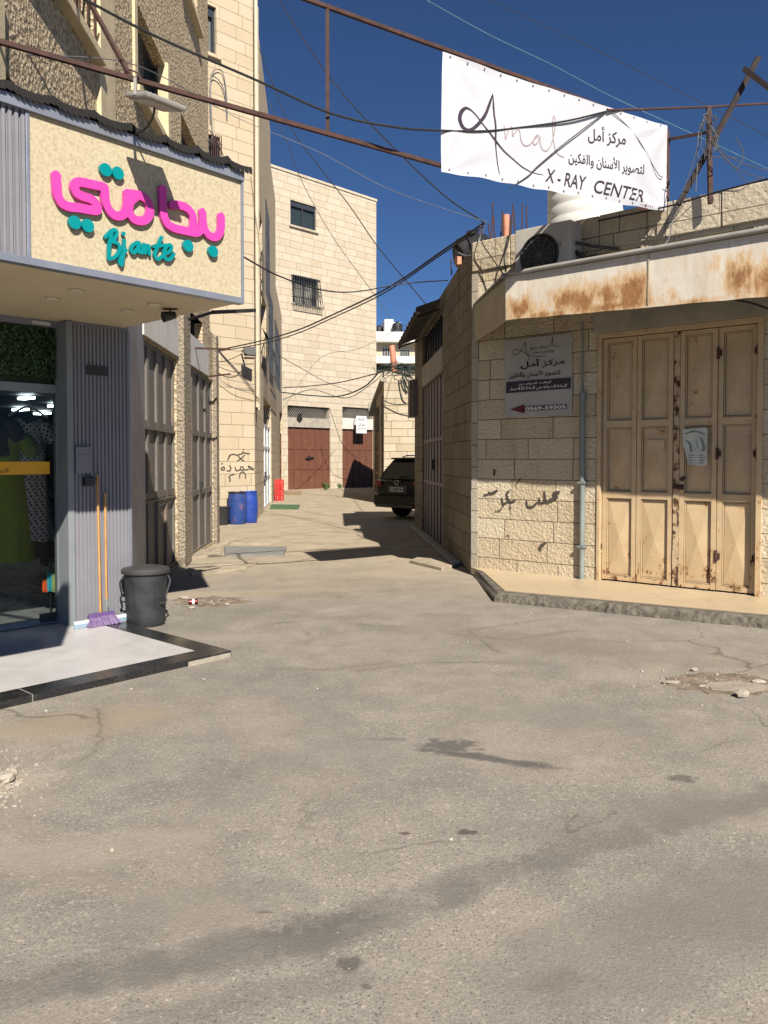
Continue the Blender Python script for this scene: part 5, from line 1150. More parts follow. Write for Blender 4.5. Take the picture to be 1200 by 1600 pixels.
for q_ in (gr_[:3], gr_[3:6]+gr_[9:11], [gr_[6]], [gr_[7]], [gr_[8]], [gr_[11]], [gr_[12]]): build('graffiti', MB().flat(R1F, ink(pxstrokes(R1F, q_, zg, .014, 4), .008), .014), M['spray'], b5)
# side door, louvre and little corrugated roof in the alley
def slatdoor(W, h, out):
    m = MB(); n = 7; a, b, c, d = h
    m.wq(W, a, b, c, d, out)
    for i in range(n): u0 = a+(b-a)*i/n; m.wbox(W, u0+.02, u0+(b-a)/n*.55, c, d, out, out+.05)
    for z in (1.1, 1.95): m.wbox(W, a, b, z, z+.07, out+.05, out+.065)
    return m
sdr = build('side_door', slatdoor(R1A, sd, -.09), M['door_side'], b5); build('lock', MB().wbox(R1A, (sd[0]+sd[1])/2-.1, (sd[0]+sd[1])/2+.15, 1.4, 1.6, -.03, .02), M['black_plastic'], sdr)
lm = MB().wq(R1A, *so_, -.12)
for k in range(8): u0 = so_[0]+(so_[1]-so_[0])*k/8; lm.wbox(R1A, u0, u0+.05, so_[2], so_[3], -.12, -.06)
build('louvre', lm, M['frame_dark'], b5); build('panel', MB().wbox(R1A, sd[0], sd[1], sd[3]+.02, so_[2]-.02, -.02, .012), M['concrete'], b5)
rf = MB(); n = 36; a, b = au(651), au(690)
for i in range(n):
    u0, u1 = a+(b-a)*i/n, a+(b-a)*(i+1)/n; w0, w1 = .035*math.sin(i*1.6), .035*math.sin((i+1)*1.6)
    rf.face([R1A.p(u0, 4.43+w0, .02), R1A.p(u1, 4.43+w1, .02), R1A.p(u1, 4.27+w1, .46), R1A.p(u0, 4.27+w0, .46)]); rf.face([R1A.p(u0, 4.41+w0, .02), R1A.p(u0, 4.25+w0, .455), R1A.p(u1, 4.25+w1, .455), R1A.p(u1, 4.41+w1, .02)])
cr_ = build('corrugated_roof', rf, M['awning_top'], b5); build('batten', MB().beam(R1A.p(a, 4.20, .42), R1A.p(b, 4.20, .42), .04).beam(R1A.p(a+.3, 4.33, .0), R1A.p(a+.3, 4.18, .42), .035).beam(R1A.p(b-.3, 4.33, .0), R1A.p(b-.3, 4.18, .42), .035), M['rust'], cr_)
build('side_gutter', MB().wbox(R1A, UA-.05, UA+.45, 2.6, 3.45, .0, .16).wbox(R1A, UA+.60, UA+.72, 2.6, 3.45, .0, .12), M['door_side'], b5)
build('plinth', MB().wbox(R1A, UA, -.9, 0, .07, 0, .16), M['concrete'], b5, bevel=.03)
# rusty awning
aw = thing('rusty_awning', 'white sheet metal awning streaked with orange rust above the tan doors', 'awning', tuple(R1F.p(2.5, 3.3, .5)))
AO = 1.23
uA, zA = R1F.uz(790, 500, AO); uB, zB = R1F.uz(1200, 463, AO); zt = R1F.uz(822, 428, AO)[1]
nS = 40; fs_ = MB()
prev = None
for i in range(nS+1):
    u = uA+(8.2-uA)*i/nS; zb = zA+(zB-zA)*(u-uA)/(uB-uA)+random.uniform(-.004, .004); wv = random.uniform(-.006, .006)
    cur = (R1F.p(u, zb, AO+wv), R1F.p(u, (zb+zt)/2, AO+.005+wv*.6), R1F.p(u, zt, AO), R1F.p(u, zb, AO-.025+wv))
    if prev:
        u_ = prev[1]
        fs_.face([prev[0][0], cur[0], cur[1], prev[0][1]]); fs_.face([prev[0][1], cur[1], cur[2], prev[0][2]]); fs_.face([prev[0][3], cur[3], cur[0], prev[0][0]])
        fs_.face([cur[3], prev[0][3], prev[0][2]+Vector((.01, .012, 0)), cur[2]+Vector((.01, .012, 0))])
    prev = (cur, u)
build('fascia', fs_, M['awning'], aw, weld=True)
p0, p1 = R1F.p(.03, 0, .02), R1F.p(uA-.005, 0, AO-.005)
DG = Wall((p0.x, p0.y), (p1.x-p0.x, p1.y-p0.y)); Ld = math.dist((p0.x, p0.y), (p1.x, p1.y))
build('side_sheet', MB().wbox(DG, 0, Ld-.002, zA, zt+.03, -.025, 0), M['awning_side'], aw)
tp_ = MB().prism([tuple(R1F.p(u, 0, o))[:2] for u, o in ((.02, .015), (8.2, .015), (8.2, AO+.04), (uA-.01, AO+.04), (uA-.12, AO-.07))], zt, zt+.035)
build('roof_sheet', tp_, M['awning_top'], aw)
build('gutter_edge', MB().tube([R1F.p(uA-.05, zt+.02, AO+.01), R1F.p(uA+.4, zt+.025, AO+.04), R1F.p(8.2, zt+.03, AO+.04)], .026, 10), M['lamp_grey'], aw, smooth=True)
build('seam', MB().wbox(R1F, R1F.u(1010, AO), R1F.u(1010, AO)+.012, (zA+zB)/2+.02, zt, AO+.008, AO+.014), M['awning_side'], aw)
sf = MB().prism([tuple(R1F.p(u, 0, o))[:2] for u, o in ((.1, .02), (8.2, .02), (8.2, AO-.03), (uA+.01, AO-.04))], zt-.10, zt-.07); build('ceiling_sheet', sf, M['awning_side'], aw)
# little vinyl sign on the wall
vs = thing('wall_sign', 'small square vinyl sign with Amal logo and arrow on the stone wall', 'sign', tuple(R1F.p(R1F.u(840), 2.4, .03)))
O2 = .035; vq = lambda x, y: R1F.uz(x, y, O2)
c4 = [vq(*k) for k in ((788.5, 652), (893, 648), (893, 520), (788, 532))]
m = MB(); n = 14
grid = [[None]*(n+1) for _ in range(n+1)]
for i in range(n+1):
    for j in range(n+1):
        s_, t = i/n, j/n; u = (c4[0][0]*(1-s_)+c4[1][0]*s_)*(1-t)+(c4[3][0]*(1-s_)+c4[2][0]*s_)*t; z = (c4[0][1]*(1-s_)+c4[1][1]*s_)*(1-t)+(c4[3][1]*(1-s_)+c4[2][1]*s_)*t
        grid[i][j] = R1F.p(u, z, O2-.012+.004*math.sin(s_*9+t*3)+.006*max(0, 1-abs((1-s_)-(1-t))*6)*t)
for i in range(n):
    for j in range(n): m.face([grid[i][j], grid[i+1][j], grid[i+1][j+1], grid[i][j+1]])
build('sheet', m, plain('dusty grey vinyl', (.40, .385, .365), .6, 0, .08, 3), vs, smooth=True)
zv = zoomconv(780, 510, 8.5714)
am = [withr([(410, 455), (385, 395), (362, 320), (352, 215), (330, 262), (290, 325), (235, 378), (190, 378), (178, 345), (205, 310), (260, 312), (330, 345), (400, 385), (500, 402), (620, 395)], .0035),
      withr([(420, 325), (425, 280), (435, 315), (455, 285), (470, 310), (490, 280), (515, 300), (545, 275), (570, 270), (555, 295), (590, 270), (610, 290), (650, 270), (700, 235), (722, 160), (712, 145), (708, 200), (725, 255), (780, 265)], .003)]
build('logo', MB().flat(R1F, ink(pxstrokes(R1F, am, zv, O2, 5), .0035), O2), M['ink_dark'], vs)
def zq(*k): return [zv(*p) for p in k]
for w_, q4, b_ in ((MARKAZ_AMAL, ((285, 450), (878, 405), (878, 520), (285, 580)), .025), (TASWIR, ((125, 610), (815, 565), (815, 660), (125, 710)), .015), ('X RAY CENTER', ((440, 345), (735, 318), (735, 345), (440, 370)), 0)):
    build('lettering', MB().flat(R1F, text_quad(R1F, w_, zq(*q4), O2, b_), O2), M['ink_black'], vs)
def bandq(k): return sheet(R1F, [vq(*zv(*p)) for p in k], O2)
build('dark_band', bandq([(95, 745), (960, 685), (955, 830), (90, 895)]), M['ink_dark'], vs)
O3 = O2+.004
build('band_lettering', MB().flat(R1F, text_quad(R1F, AWQAT, zq((260, 750), (705, 722), (705, 765), (260, 800)), O3, .02), O3).flat(R1F, text_quad(R1F, HOURS, zq((140, 815), (905, 765), (905, 820), (140, 872)), O3, .02), O3), M['banner'], vs)
arw = bandq([(140, 1112), (335, 1045), (335, 1075), (905, 1042), (905, 1105), (335, 1132), (335, 1165)]); build('arrow', arw, M['ink_red'], vs)
build('phone_number', MB().flat(R1F, text_quad(R1F, '0569-59505', zq((350, 1080), (890, 1050), (890, 1098), (350, 1126)), O3, .03), O3), M['banner'], vs)
# air conditioner, camera, tanks, rebar on the roof
AC = Wall(tuple(R1F.p(0, 0, .45))[:2], R1F.d)
ax0, ax1 = AC.u(803), AC.u(889); az0, az1 = zt+.06, 4.46
ac = thing('air_conditioner', 'off white outdoor air conditioner unit standing on the rusty awning', 'air conditioner', tuple(AC.p((ax0+ax1)/2, az0, -.15)))
build('casing', MB().wbox(AC, ax0, ax1, az0, az1, -.30, 0), M['ac'], ac, bevel=.012)
fc = AC.p(AC.u(841), (az0+az1)/2-.01, .004); ring = MB(); axn = Vector((AC.n[0], AC.n[1], 0))
ring.lathe([(0, 0), (.235, 0), (.25, .012), (.262, .012), (.265, 0)], fc, 40, axn); build('fan_guard', ring, M['black_plastic'], ac, smooth=True)
gm = MB()
for k in range(1, 8): r = .235*k/8; pts = [fc+axn*.014+Vector((AC.d[0]*r*math.cos(a), AC.d[1]*r*math.cos(a), r*math.sin(a))) for a in np.linspace(0, 2*math.pi, 33)]; gm.tube(pts, .003, 4, False)
for k in range(12): a = k*math.pi/6; gm.tube([fc+axn*.014, fc+axn*.014+Vector((AC.d[0]*.24*math.cos(a), AC.d[1]*.24*math.cos(a), .24*math.sin(a)))], .003, 4)
build('grille', gm, M['cable_grey'], ac)
build('brand_mark', MB().flat(AC, text_quad(AC, 'LG', [(866, 378), (877, 376), (877, 384), (866, 386)], .004, .01), .004), M['cable_grey'], ac)
build('foot', MB().wbox(AC, ax0+.08, ax0+.14, zt+.036, az0, -.32, .03).wbox(AC, ax1-.14, ax1-.08, zt+.036, az0, -.32, .03), M['black_plastic'], ac)
build('pipe_bundle', MB().tube(smooth([AC.p(ax1, 4.1, -.15), AC.p(ax1+.1, 4.02, -.15), AC.p(ax1+.16, 3.9, -.2), AC.p(ax1+.3, 3.95, -.35)], 5), .03, 8).wbox(AC, ax1+.12, ax1+.28, 3.83, 4.02, -.3, -.1).tube(smooth([AC.p(ax1+.02, 4.2, -.1), AC.p(ax1+.2, 4.15, -.2), AC.p(ax1+.42, 4.12, -.42)], 5), .02, 8), M['black_plastic'], ac, smooth=True)
cm = P(817, 424, 9.15); cc = thing('security_camera', 'small security camera on the left end of the awning edge', 'camera', tuple(cm))
build('housing', MB().box(cm, (.085, .10, .055), R(30), R(10)), M['ac'], cc, bevel=.01); build('lens', MB().lathe([(0, 0), (.026, 0), (.026, .012), (0, .014)], cm+Vector((-.015, -.052, -.006)), 16, (-.3, -1, -.15)), M['black_plastic'], cc, smooth=True)
build('bracket', MB().beam(cm, P(818, 436, 9.2), .03).lathe([(.03, -.02), (.036, 0), (.03, .02)], P(819, 438, 9.2), 14), M['lamp_grey'], cc)
tag(build('camera_cable', MB().tube(smooth([P(817, 440, 9.14), P(807, 450, 9.2), P(795, 450, 9.4), P(785, 444, 9.6)], 6), .006, 6).tube(smooth([P(820, 440, 9.12), P(818, 452, 9.1), P(812, 455, 9.1)], 5), .006, 6), M['cable_grey'], smooth=True), 'thin grey lead drooping from the security camera', 'cable')
tk = Vector((2.83, 11.2, zr)); wt = thing('roof_water_tank', 'large ribbed white plastic water tank on the roof behind the banner', 'water tank', tuple(tk)); rr = .52; pr = [(0, 0), (rr, 0)]
for k in range(7): z = .1+k*.16; pr += [(rr*.982, z), (rr*.982, z+.02), (rr*.997, z+.045), (rr, z+.09), (rr*.997, z+.135)]
pr += [(rr*.9, 1.28), (rr*.5, 1.42), (0, 1.44)]
build('body', MB().lathe(pr, tk, 48), M['tank_white'], wt, smooth=True); build('tank_lid', MB().lathe([(.2, 1.40), (.21, 1.50), (.18, 1.52), (0, 1.52)], tk, 24), M['tank_white'], wt, smooth=True)
bt = Vector((1.38, 12.3, 4.54)); t_ = thing('black_tank', 'black plastic tank lying on the left roof corner among the rebars', 'tank', tuple(bt))
build('body', MB().lathe([(0, -.3), (.16, -.29), (.25, -.22), (.27, -.1), (.25, 0), (.27, .1), (.25, .22), (.16, .29), (0, .3)], bt+Vector((0, 0, .26)), 28, (.9, -.3, .1)), M['black_plastic'], t_, smooth=True)
build('tank_lid', MB().lathe([(.09, 0), (.09, .06), (0, .07)], bt+Vector((-.02, -.06, .51)), 18), M['black_plastic'], t_, smooth=True)
tag(build('clay_block', MB().box(P(716, 408, 12.0), (.07, .1, .12), .3), M['orange_pipe'], bevel=.005), 'small orange clay block under the black tank at roof edge', 'block')
bars = [(766, 316, 385, 3), (774, 338, 380, -2), (780, 330, 378, 4), (786, 345, 380, 0), (797, 318, 372, 3), (806, 330, 368, -2), (815, 318, 364, 1), (824, 322, 362, -1), (770, 350, 384, -5), (745, 352, 400, 4), (715, 395, 425, 2), (706, 405, 430, -1)]
for i, (x, y0, y1, dx) in enumerate(bars):
    Yb = 11.3+.12*(i % 4) if x > 740 else 12.2
    tag(build('rebar', MB().tube([P(x+dx*.3, y1, Yb), P(x+dx, (y0+y1)/2, Yb), P(x+dx*1.4, y0, Yb)], .011, 6), M['rust']), 'rusty reinforcing bar sticking up from the left roof corner', 'rebar', 'rebars on the roof corner')
tag(build('orange_conduit', MB().tube([P(791, 384, 11.3), P(791, 336, 11.3)], [.038, .05], 14), M['orange_pipe'], smooth=True), 'short orange plastic tube among the rebars beside the air conditioner', 'tube')

# ================================================================== CAR
def car():
    hd_ = Vector((.75, .66, 0)).normalized(); sd_ = Vector((hd_.y, -hd_.x, 0)); rc = Vector((.33, 20.95, 0))   # rear centre; hd_ = forward, sd_ = to the right of the car
    q = lambda f, s_, z: rc+hd_*f+sd_*s_+Vector((0, 0, z))
    t = thing('parked_suv', 'dark SUV parked beyond the right building, only its rear in view', 'car', tuple(rc+hd_*2.2))
    def loft(secs, name, mat, **k):
        m = MB()
        rings = []
        for f, pts in secs: rings.append([q(f+df, s_, z) for s_, z, df in pts]+[q(f+df, -s_, z) for s_, z, df in pts[::-1]])
        for a, b in zip(rings, rings[1:]):
            for i in range(len(a)): m.face([a[i], a[(i+1) % len(a)], b[(i+1) % len(b)], b[i]])
        m.face(rings[0][::-1]); m.face(rings[-1])
        return build(name, m, mat, t, smooth=True, bevel=.03, **k)
    def sec(f, w0, w1, zb, zt_, d=0): return (f, [(w0*.92, zb, 0), (w0, zb+.12, -d*.5), (w1, zb+.34, -d), (w1*1.0, zt_-.12, -d*.4), (w1*.96, zt_, 0)])
    loft([sec(.05, .80, .84, .36, 1.02), sec(.12, .90, .92, .30, 1.06), sec(.6, .93, .95, .26, 1.08), sec(2.4, .94, .95, .26, 1.06), sec(3.6, .93, .94, .27, 1.0), sec(4.4, .88, .90, .30, .92), sec(4.68, .78, .8, .36, .80)], 'body', M['car'])
    def gs(f, wb_, wt_, zt_, df=0): return (f, [(wb_, 1.0, 0), ((wb_+wt_)/2+.01, 1.0+(zt_-1.0)*.55, df*.5), (wt_, zt_-.06, df), (wt_*.9, zt_, df), (wt_*.5, zt_+.015, df)])
    loft([gs(.12, .88, .66, 1.60, .32), gs(.62, .90, .70, 1.645, .05), gs(1.9, .90, .70, 1.66, 0), gs(2.6, .90, .69, 1.60, -.1), gs(3.5, .86, .66, 1.06, -.02)], 'cabin', M['car'])
    # rear window, side windows, lamps, plate, bumper
    rw = MB(); k = [(.15, .74, 1.08), (.15, -.74, 1.08), (.385, -.60, 1.52), (.385, .60, 1.52)]; rw.face([q(f-.02, s_, z) for f, s_, z in k]); build('rear_window', rw, M['car_glass'], t)
    for s_ in (1, -1):
        sw_ = MB(); sw_.face([q(.75, s_*.905, 1.10), q(3.1, s_*.90, 1.08), q(2.65, s_*.765, 1.52), q(.9, s_*.78, 1.54)]); build('side_window', sw_, M['car_glass'], t)
        tl = MB(); tl.face([q(.055, s_*.62, .90), q(.085, s_*.91, .92), q(.10, s_*.92, 1.06), q(.06, s_*.56, 1.01)]); tl.face([q(.085, s_*.912, .92), q(.42, s_*.955, .96), q(.40, s_*.955, 1.05), q(.10, s_*.922, 1.06)])
        build('tail_lamp', MB().box(q(.035, s_*.76, .965), (.26, .05, .13), math.atan2(sd_.y, sd_.x), 0).box(q(.22, s_*.945, .985), (.02, .26, .11), math.atan2(sd_.y, sd_.x)), M['tail'], t, bevel=.012)
        build('reflector', MB().box(q(.03, s_*.70, .46), (.18, .03, .05), math.atan2(sd_.y, sd_.x)), M['tail'], t)
    az = math.atan2(sd_.y, sd_.x)
    pk = build('number_plate', MB().box(q(.015, 0, .80), (.52, .02, .12), az), M['plate'], t, bevel=.004)
    PW = Wall(tuple(q(.003, 0, 0))[:2], (sd_.x, sd_.y))
    V, Fs = text_vf('6·3285·94', .01); a = np.array(V); lo_, hi_ = a.min(0), a.max(0); sc = .42/(hi_[0]-lo_[0])
    build('characters', MB().flat(PW, ([((x-lo_[0])*sc-.21, .757+(y-lo_[1])*.085/(hi_[1]-lo_[1])) for x, y in V], Fs), .003), M['ink_black'], pk)
    build('plate_recess', MB().box(q(.04, 0, .81), (.78, .03, .22), az), M['black_plastic'], t, bevel=.01)
    em = MB(); pts = [q(.012, .085*math.cos(a_), .985+.058*math.sin(a_)) for a_ in np.linspace(0, 6.2832, 25)]; em.tube(pts, .008, 6, False); pts = [q(.012, .04*math.cos(a_), .99+.056*math.sin(a_)) for a_ in np.linspace(0, 6.2832, 25)]; em.tube(pts, .006, 6, False)
    build('emblem', em, M['chrome'], t, smooth=True)
    build('bumper', MB().box(q(.04, 0, .50), (1.76, .22, .30), az), M['car'], t, bevel=.06, seg=3)
    build('bumper_trim', MB().box(q(-.01, 0, .36), (1.5, .2, .09), az), M['black_plastic'], t, bevel=.02)
    build('spoiler', MB().box(q(.47, 0, 1.63), (1.2, .26, .045), az), M['car'], t, bevel=.018)
    build('wiper', MB().beam(q(.13, -.05, 1.12), q(.19, .42, 1.20), .02), M['black_plastic'], t)
    for s_ in (.62, -.62): build('roof_rail', MB().tube([q(.8, s_, 1.66), q(.95, s_, 1.71), q(2.3, s_, 1.72), q(2.5, s_, 1.66)], .018, 8), M['chrome'], t, smooth=True)
    for f in (.95, 3.75):
        for s_ in (.80, -.80):
            c = q(f, s_, .36); w_ = build('wheel', MB().lathe([(.0, -.06), (.2, -.08), (.23, -.115), (.33, -.115), (.36, -.08), (.36, .08), (.33, .115), (.23, .115), (.2, .08), (0, .06)], c, 36, sd_), M['tyre'], t, smooth=True)
            build('rim', MB().lathe([(0, .0), (.06, .02), (.2, .01), (.235, .03), (.235, 0)], c+sd_*(.1 if s_ > 0 else -.1), 30, sd_*(1 if s_ > 0 else -1)), M['chrome'], w_, smooth=True)
car()

# ================================================================== BANNER AND ITS FRAME
bu_ = BAN.u; bz = lambda x, y: BAN.uz(x, y)
L_, R_ = bu_(689), bu_(1036)
zTL, zBL, zTR, zBR = bz(689, 81)[1], bz(689, 268)[1], bz(1036, 195)[1], bz(1036, 328)[1]
bn = thing('banner', 'large white vinyl banner for an X-ray center strung across the street', 'banner', tuple(BAN.p((L_+R_)/2, zBL, 0)))
m = MB(); nx_, nz_ = 60, 26; gd = [[None]*(nz_+1) for _ in range(nx_+1)]
def bripple(s_, t): # folds radiating from the tied corners
    d = .010*math.sin(7*s_+2*t)+.006*math.sin(13*s_-5*t)
    for cs, ct, ph in ((0, 1, .3), (1, 1, 1.2), (1, 0, .8), (0, 0, 2)):
        r = math.hypot((s_-cs)*2.4, t-ct); a = math.atan2(t-ct, (s_-cs)*2.4); d += .016*math.sin(a*9+ph)*math.exp(-r*1.6)*min(1, r*5)
    return d
def bpt(s_, t, o=0.0):
    zt_, zb = zTL*(1-s_)+zTR*s_, zBL*(1-s_)+zBR*s_
    sag = -.03*math.sin(math.pi*s_)*0+.012*math.sin(s_*math.pi*7)**2
    return BAN.p(L_+(R_-L_)*s_, zb+(zt_-zb)*t-(sag*(1-t) if t < .5 else sag*(t-.5)*.6), bripple(s_, t)+o)
for i in range(nx_):
    for j in range(nz_): m.face([bpt(i/nx_, j/nz_), bpt((i+1)/nx_, j/nz_), bpt((i+1)/nx_, (j+1)/nz_), bpt(i/nx_, (j+1)/nz_)])
tb = NT('white vinyl banner cloth'); tl_ = tb.n('BsdfTranslucent', {0: (.8, .8, .82, 1)}); tb.set(Base_Color=(.56, .56, .60, 1), Roughness=.55); mx = tb.n('MixShader', {0: .10, 1: tb.b.outputs[0], 2: tl_.outputs[0]}); tb.t.links.new(mx.outputs[0], tb.out.inputs[0])
build('sheet', m, tb.m, bn, smooth=True)
def on_banner(vf, o=.004):
    """lay a drawing on the rippled sheet"""
    mb = MB(); V = []
    for u, z in vf[0]:
        s_ = (u-L_)/(R_-L_); zt_, zb = zTL*(1-s_)+zTR*s_, zBL*(1-s_)+zBR*s_; t = (z-zb)/(zt_-zb); V.append(BAN.p(u, z, bripple(s_, t)+o))
    for f in vf[1]: mb.face([V[i] for i in f])
    return mb
zb_ = zoomconv(690, 120, 5.4545)
big = [[(437, 143, .003), (415, 205, .013), (380, 310, .016), (345, 365, .017), (300, 415, .017), (250, 450, .014), (205, 452, .014), (165, 420, .020), (145, 360, .022), (158, 305, .020), (200, 270, .012), (250, 285, .008), (300, 330, .007), (335, 380, .008), (390, 460, .010), (450, 550, .012), (520, 632, .008), (600, 700, .007), (690, 772, .006), (775, 815, .004), (868, 836, .003)],
       [(437, 143, .003), (440, 240, .010), (445, 320, .010), (455, 420, .011), (450, 540, .011), (452, 610, .007), (465, 700, .006), (478, 790, .005), (487, 855, .002)]]
build('big_letter', on_banner(ink(pxstrokes(BAN, big, zb_, 0, 6), .006)), M['ink_dark'], bn)
mal = [withr([(524, 420), (530, 480), (536, 535), (552, 490), (575, 438), (592, 440), (594, 510), (615, 480), (640, 450), (658, 480), (668, 545), (700, 588), (745, 582), (790, 530), (822, 500), (800, 505), (775, 550), (785, 582), (815, 560), (834, 510), (838, 570), (860, 620), (900, 628), (935, 580), (962, 480), (970, 380), (960, 332), (946, 380), (952, 500), (970, 610), (1000, 660), (1050, 682)], .0055)]
build('small_letters', on_banner(ink(pxstrokes(BAN, mal, zb_, 0, 6), .005)), M['ink_mid'], bn)
zn = zoomconv(860, 180, 6.667); qd = lambda *k: [zn(*p) for p in k]
def subdiv_text(vf): return vf
build('arabic_lettering', on_banner(text_quad(BAN, MARKAZ_AMAL, qd((400, 95), (775, 155), (775, 350), (400, 285)), 0, .012)), M['ink_dark'], bn)
build('arabic_lettering', on_banner(text_quad(BAN, TASWIR, qd((195, 345), (962, 495), (962, 655), (195, 510)), 0, .012)), M['ink_dark'], bn)
for w_, q4 in (('X - RAY', [(853, 262), (917, 276), (915, 298), (852, 283)]), ('CENTER', [(929, 280), (1007, 297), (1004, 316), (928, 301)])): build('latin_lettering', on_banner(text_quad(BAN, w_, q4, 0, .010, .2)), M['ink_dark'], bn)
sm = MB()
for row, (x0, y0, x1, y1, n, s_) in enumerate(((930, 938, 1045, 962, 7, .008), (872, 965, 990, 985, 7, .011))):
    for k in range(n): x, y = zn(x0+(x1-x0)*k/(n-1), y0+(y1-y0)*k/(n-1)); u, z = bz(x, y); sm.wq(BAN, u-s_*.7, u+s_*.7, z-s_, z+s_, .022)
build('small_marks', sm, M['ink_red'], bn)
ey = MB()
for k in range(15):
    s_ = (k+.4)/15
    for t in (.03, .975): c = bpt(s_, t, .006); ey.lathe([(.006, 0), (.010, .001), (.010, .003), (0, .004)], c, 10, (BAN.n[0], BAN.n[1], 0))
build('eyelet', ey, M['cable_grey'], bn)
fr_ = thing('street_frame', 'long rusty steel frame carrying the banner over the street', 'frame', tuple(BAN.p(0, 4.4, -.05)))
zTop, zBot = 5.47, 4.42; O_ = -.045
uW = bu_(-2); uEnd = bu_(1043)
build('top_rail', MB().beam(BAN.p(bu_(430), zTop, O_), BAN.p(uEnd, bz(1043, 200)[1], O_), .032), M['rust'], fr_)
build('bottom_rail', MB().beam(BAN.p(uW, bz(0, 60)[1], O_), BAN.p(L_+.2, bz(689, 256)[1], O_), .034).beam(BAN.p(L_+.2, bz(689, 256)[1], O_), BAN.p(uEnd, zBR+.05, O_), .034), M['rust'], fr_)
x517 = bu_(517); build('upright', MB().beam(BAN.p(x517, bz(517, 210)[1], O_), BAN.p(x517, zTop, O_), .03), M['rust'], fr_)
pj = BAN.p(bu_(212), bz(212, 118)[1], O_); build('brace', MB().beam(pj, Vector((-2.78, 7.0, 5.98)), .03), M['rust'], fr_)
build('wire_tie', MB().tube([pj+Vector((.05*math.cos(a)+.01, .02*math.sin(2*a), .035*math.sin(a)+.015)) for a in np.linspace(0, 12.4, 40)], .006, 5), M['rust'], fr_)
pe = BAN.p(uEnd, 0, O_)
build('post', MB().beam((pe.x, pe.y, 4.40), (pe.x, pe.y, bz(1043, 202)[1]), .038), M['rust'], fr_)
YP = 8.72
mf = thing('steel_mast', 'rusty steel mast with crossed beam on the right parapet', 'mast', tuple(P(1110, 304, YP)))
build('mast', MB().beam(P(1110, 318, YP), P(1107.5, 168, YP), .045), M['rust'], mf)
build('cross_beam', MB().beam(P(1060, 320, YP+.1), P(1185, 90, YP+.1), .055).beam(P(1163, 108, YP-.0), P(1290, 205, YP-.6), .055), plain('blackened steel beam', (.026, .015, .013), .85, 0, .4, 10), mf)
build('rail', MB().beam(Vector((pe.x, pe.y, bz(1043, 214)[1])), P(1106, 207, YP+.03), .028), M['rust'], mf)
tag(build('rusty_rod', MB().tube([BAN.p(BAN.uz(946, 174)[0], BAN.uz(946, 174)[1], .03), P(1000, 171, 8.93), P(1108, 167, 9.5), P(1230, 160, 10.2)], .014, 8), M['rust'], smooth=True), 'thin rusty rod running right from the banner top past the mast', 'rod')
# flood lamp over the shop sign
lc = P(244, 159, 5.44); fl = thing('flood_lamp', 'slim grey flood lamp on an arm above the pink shop sign', 'lamp', tuple(lc)); aa = R(48)
lm_ = Matrix.Rotation(aa, 3, 'Z') @ Matrix.Rotation(R(17), 3, 'X')
build('housing', MB().box(lc, (.30, .30, .035), aa, R(17)), M['lamp_grey'], fl, bevel=.01)
build('lens', MB().box(lc+lm_ @ Vector((0, 0, -.021)), (.26, .24, .010), aa, R(17)), M['lamp_glass'], fl)
fins = MB()
for k in range(9): fins.box(lc+lm_ @ Vector((-.12+.03*k, .02, .022)), (.008, .2, .02), aa, R(17))
build('cooling_fins', fins, M['lamp_grey'], fl)
arm0 = SIGN.p(SIGN.u(212), zT+.08, -.1)
build('arm', MB().beam(lc+Vector((-.11, -.10, .0)), lc+Vector((-.11, -.10, .11)), .02).beam(lc+Vector((-.11, -.10, .11)), pj+Vector((0, -.02, -.02)), .02), M['lamp_grey'], fl)
tag(build('lamp_lead', MB().tube(smooth([lc+Vector((-.02, .03, -.03)), P(238, 185, 5.55), P(225, 203, 5.7), P(203, 213, 5.8), P(196, 219, 5.85)], 6), .008, 6), M['cable'], smooth=True), 'black lead curving from the flood lamp down to the canopy edge', 'cable')

# ================================================================== OVERHEAD CABLES
def bn_(x, y, o=.014): u, z = BAN.uz(x, y, o); return BAN.p(u, z, o)
def cable(label, pts, r, mat='cable', n=8):
    c = [tuple(p if isinstance(p, Vector) else P(*p)) for p in pts]; tag(build('overhead_cable', MB().tube(smooth(c, n), r, 6), M[mat], smooth=True), label, 'cable', 'overhead cables')
cable('thick black cable sagging from the left facade across the front of the banner', [(112, -12, 5.6), (240, 55, 6.0), (400, 125, 6.5), (520, 178, 6.8), (620, 199, 7.0), bn_(690, 204), bn_(750, 205), bn_(800, 201), bn_(885, 189), bn_(948, 174)], .010)
cable('thin dark line slanting down across the lower middle of the banner', [bn_(948, 174), bn_(885, 222), bn_(840, 260), bn_(825, 275), bn_(797, 294)], .006)  # thin dark tube laid close along the banner sheet
cable('short wavy grey line down the right part of the banner', [bn_(958, 176), bn_(985, 202), bn_(1005, 230), bn_(1020, 258), bn_(1030, 274), bn_(1036, 277)], .005, 'cable_grey')  # thin grey tube laid close along the banner sheet
cable('pale cyan wire running from the sky top down behind the mast', [(640, -15, 12.5), (760, 52, 12), (860, 100, 11.6), (948, 147, 11), (1040, 190, 10.5), (1110, 222, 10), (1230, 278, 9)], .0045, 'cable_cyan')
cable('thin dark wire high in the sky right of the banner', [(735, -15, 14), (860, 45, 13.8), (960, 92, 13.4), (1100, 162, 13), (1240, 235, 12.5)], .005)
cable('dark cable falling steeply from the sky centre to the rebars', [(425, -20, 17), (470, 55, 16), (530, 140, 15), (600, 215, 14), (690, 302, 12.8), (757, 348, 11.6)], .011)
cable('thin cable falling from the tall stone building past the pale one', [(388, 30, 22), (420, 115, 21), (455, 200, 20), (500, 262, 19), (545, 320, 18), (590, 385, 17), (640, 445, 16), (668, 478, 15.8)], .011)
